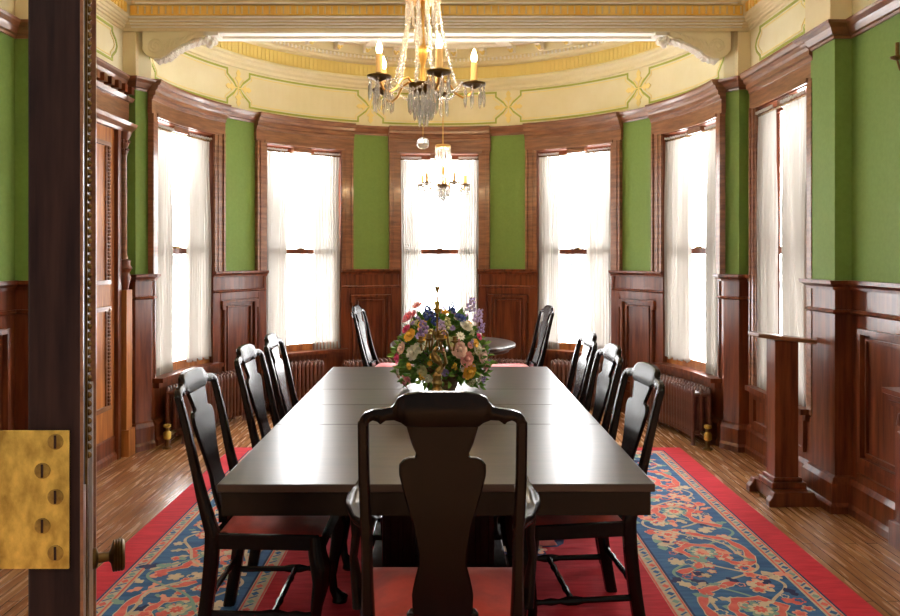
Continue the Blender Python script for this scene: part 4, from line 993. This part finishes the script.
def candelabrum():
    t = thing('candelabrum', 'aged brass branched candelabrum in front of the bouquet on the table', 'candelabrum', (-.05, 3.84, .76))
    m = mat('candelabrum_brass', (.20, .12, .035), .38, .85, c2=(.50, .33, .12), scale=(40, 40, 40))
    mb = MB(); mb.lathe([(0, 0), (.055, 0), (.055, .012), (.03, .02), (.022, .035), (.030, .05), (.018, .065), (.028, .085), (.020, .11), (.026, .125), (.012, .14)], n=16)
    P = [(0+.02*sin(u*6.5), -.005, .14+u*.13) for u in [i/10 for i in range(11)]]
    mb.tube(P, [.016, .02, .014, .012, .016, .022, .018, .012, .010, .012, .009], 8)
    mb.tube([(.02, 0, .16), (.045, -.01, .19), (.035, -.01, .24), (.0, 0, .25)], [.008, .01, .008, .006], 8)
    mb.lathe([(.009, .27), (.006, .30), (.013, .31), (.005, .33), (.005, .42), (.009, .43), (.005, .445)], n=10); mb.build('stem', m, t, smooth=True)
    mb = MB(); mb.lathe([(.004, .44), (.018, .455), (.024, .46), (.026, .466), (.012, .468), (.012, .475), (.015, .50), (.018, .502), (0, .503)], n=14); mb.lathe([(.006, .50), (.006, .525), (.004, .53), (.005, .55), (.015, .575), (.017, .578), (0, .578)], n=12); mb.build('top_cup', M['brass'], t, smooth=True)
    for q, R2, zz in ((180, .085, .285), (0, .090, .285), (205, .045, .30), (-60, .05, .30), ):
        c, s = cos(R_(q)), sin(R_(q)); mb = MB(); pts = [(0, .30), (.2, .345), (.42, .355), (.6, .33), (.62, .295), (.75, .255), (.92, .25), (1, zz)]
        mb.tube([(R2*a*c, R2*a*s, z) for a, z in pts], [.006, .006, .0055, .005, .005, .005, .005, .005], 8); a = mb.build('arm', m, t, smooth=True)
        mb = MB(); mb.lathe([(.004, zz), (.014, zz+.008), (.020, zz+.012), (.021, zz+.016), (.010, zz+.018), (.011, zz+.035), (.016, zz+.038), (0, zz+.038)], (R2*c, R2*s, 0), 12); mb.build('candle_cup', m, a, smooth=True)
candelabrum()

# ------------------------------------------------------------------ open door leaf at the left, with hinge plate and knob
DD = 1.15; xr = (80-447)/750*DD; xl = (28-447)/750*DD
ang = math.atan2(.185, .43)
t = thing('open_door', 'very dark wooden door leaf standing open edge-on at the left of the picture', 'door', (xr, DD, 0), 0)
def DP(u, o, z):  # u along leaf away from the hinge edge, o out of right face
    return (-sin(ang)*u+cos(ang)*o, cos(ang)*u+sin(ang)*o, z)
def dbox(mb, u0, u1, o0, o1, z0, z1):
    mb.add([DP(u, o, z) for u, o in ((u0, o0), (u1, o0), (u1, o1), (u0, o1)) for z in (z0, z1)], [[0, 2, 4, 6], [1, 3, 5, 7], [0, 1, 3, 2], [2, 3, 5, 4], [4, 5, 7, 6], [6, 7, 1, 0]])
mb = MB(); wd = xr-xl
mb.hexa([(-wd, 0), (0, 0), DP(.42, 0, 0)[:2], (DP(.42, 0, 0)[0]-wd*.9, DP(.42, 0, 0)[1])], .02, 2.6); mb.build('leaf', M['black'], t, bevel=.003)
mb = MB(); dbox(mb, .005, .02, 0, .004, .03, 2.6); dbox(mb, .385, .415, 0, .010, .03, 2.6); mb.build('lit_edge_strip', M['woodh'], t)  # paler wood strips stand in for light caught along the leaf's edge
mb = MB(); dbox(mb, .16, .19, 0, .004, .3, 2.5); z = 1.15
while z < 2.5: mb.ball(DP(.175, .005, z), .006, 6); z += .015
mb.build('beaded_moulding', M['brassd'], t, smooth=True)
mb = MB(); dbox(mb, .05, .10, 0, .004, .6, 1.12); dbox(mb, .33, .36, 0, .006, .5, 1.25); mb.build('lock_plate', M['steel'], t)
# knob
mb = MB(); kz = .905
o0 = Vector(DP(.345, .006, kz)); ax = Vector(DP(0, 1, 0)).normalized()
k = MB(); k.lathe([(.020, 0), (.020, .006), (.010, .010), (.009, .028), (.014, .032), (.028, .035), (.031, .038), (.029, .040), (.031, .043), (.029, .045), (.031, .048), (.029, .050), (.031, .053), (.027, .057), (.020, .058), (0, .058)], n=24)
o = k.build('door_knob', M['brassd'], t, smooth=True); o.location = o0; o.rotation_mode = 'QUATERNION'; o.rotation_quaternion = ax.to_track_quat('Z', 'Y')
# hinge plate
hp = MB(); z_ = lambda y: 1.5-(y-255)*DD/750; X_ = lambda p: (p-447)/750*DD-xr
hp.box(X_(-60), X_(70), -.004, -.0005, z_(568), z_(430)); hinge = hp.build('hinge_plate', M['brass'], t, bevel=.001)
for px, py in ((57, 441), (44, 470), (57, 496), (44, 525), (57, 552)):
    s_ = MB(); x, z = X_(px), z_(py)
    s_.loft([[(x+r*cos(q), y, z+r*sin(q)) for q in [2*pi*i/18 for i in range(18)]] for r, y in ((.0122, -.0038), (.0122, -.0050), (.0105, -.0055))]); sc_ = s_.build('screw', M['screw'], hinge)
    sl = MB(); sl.box(x-.0016, x+.0016, -.0067, -.0052, z-.010, z+.010); sl.cur = 0; q = sl.build('screw_slot', M['black'], hinge)
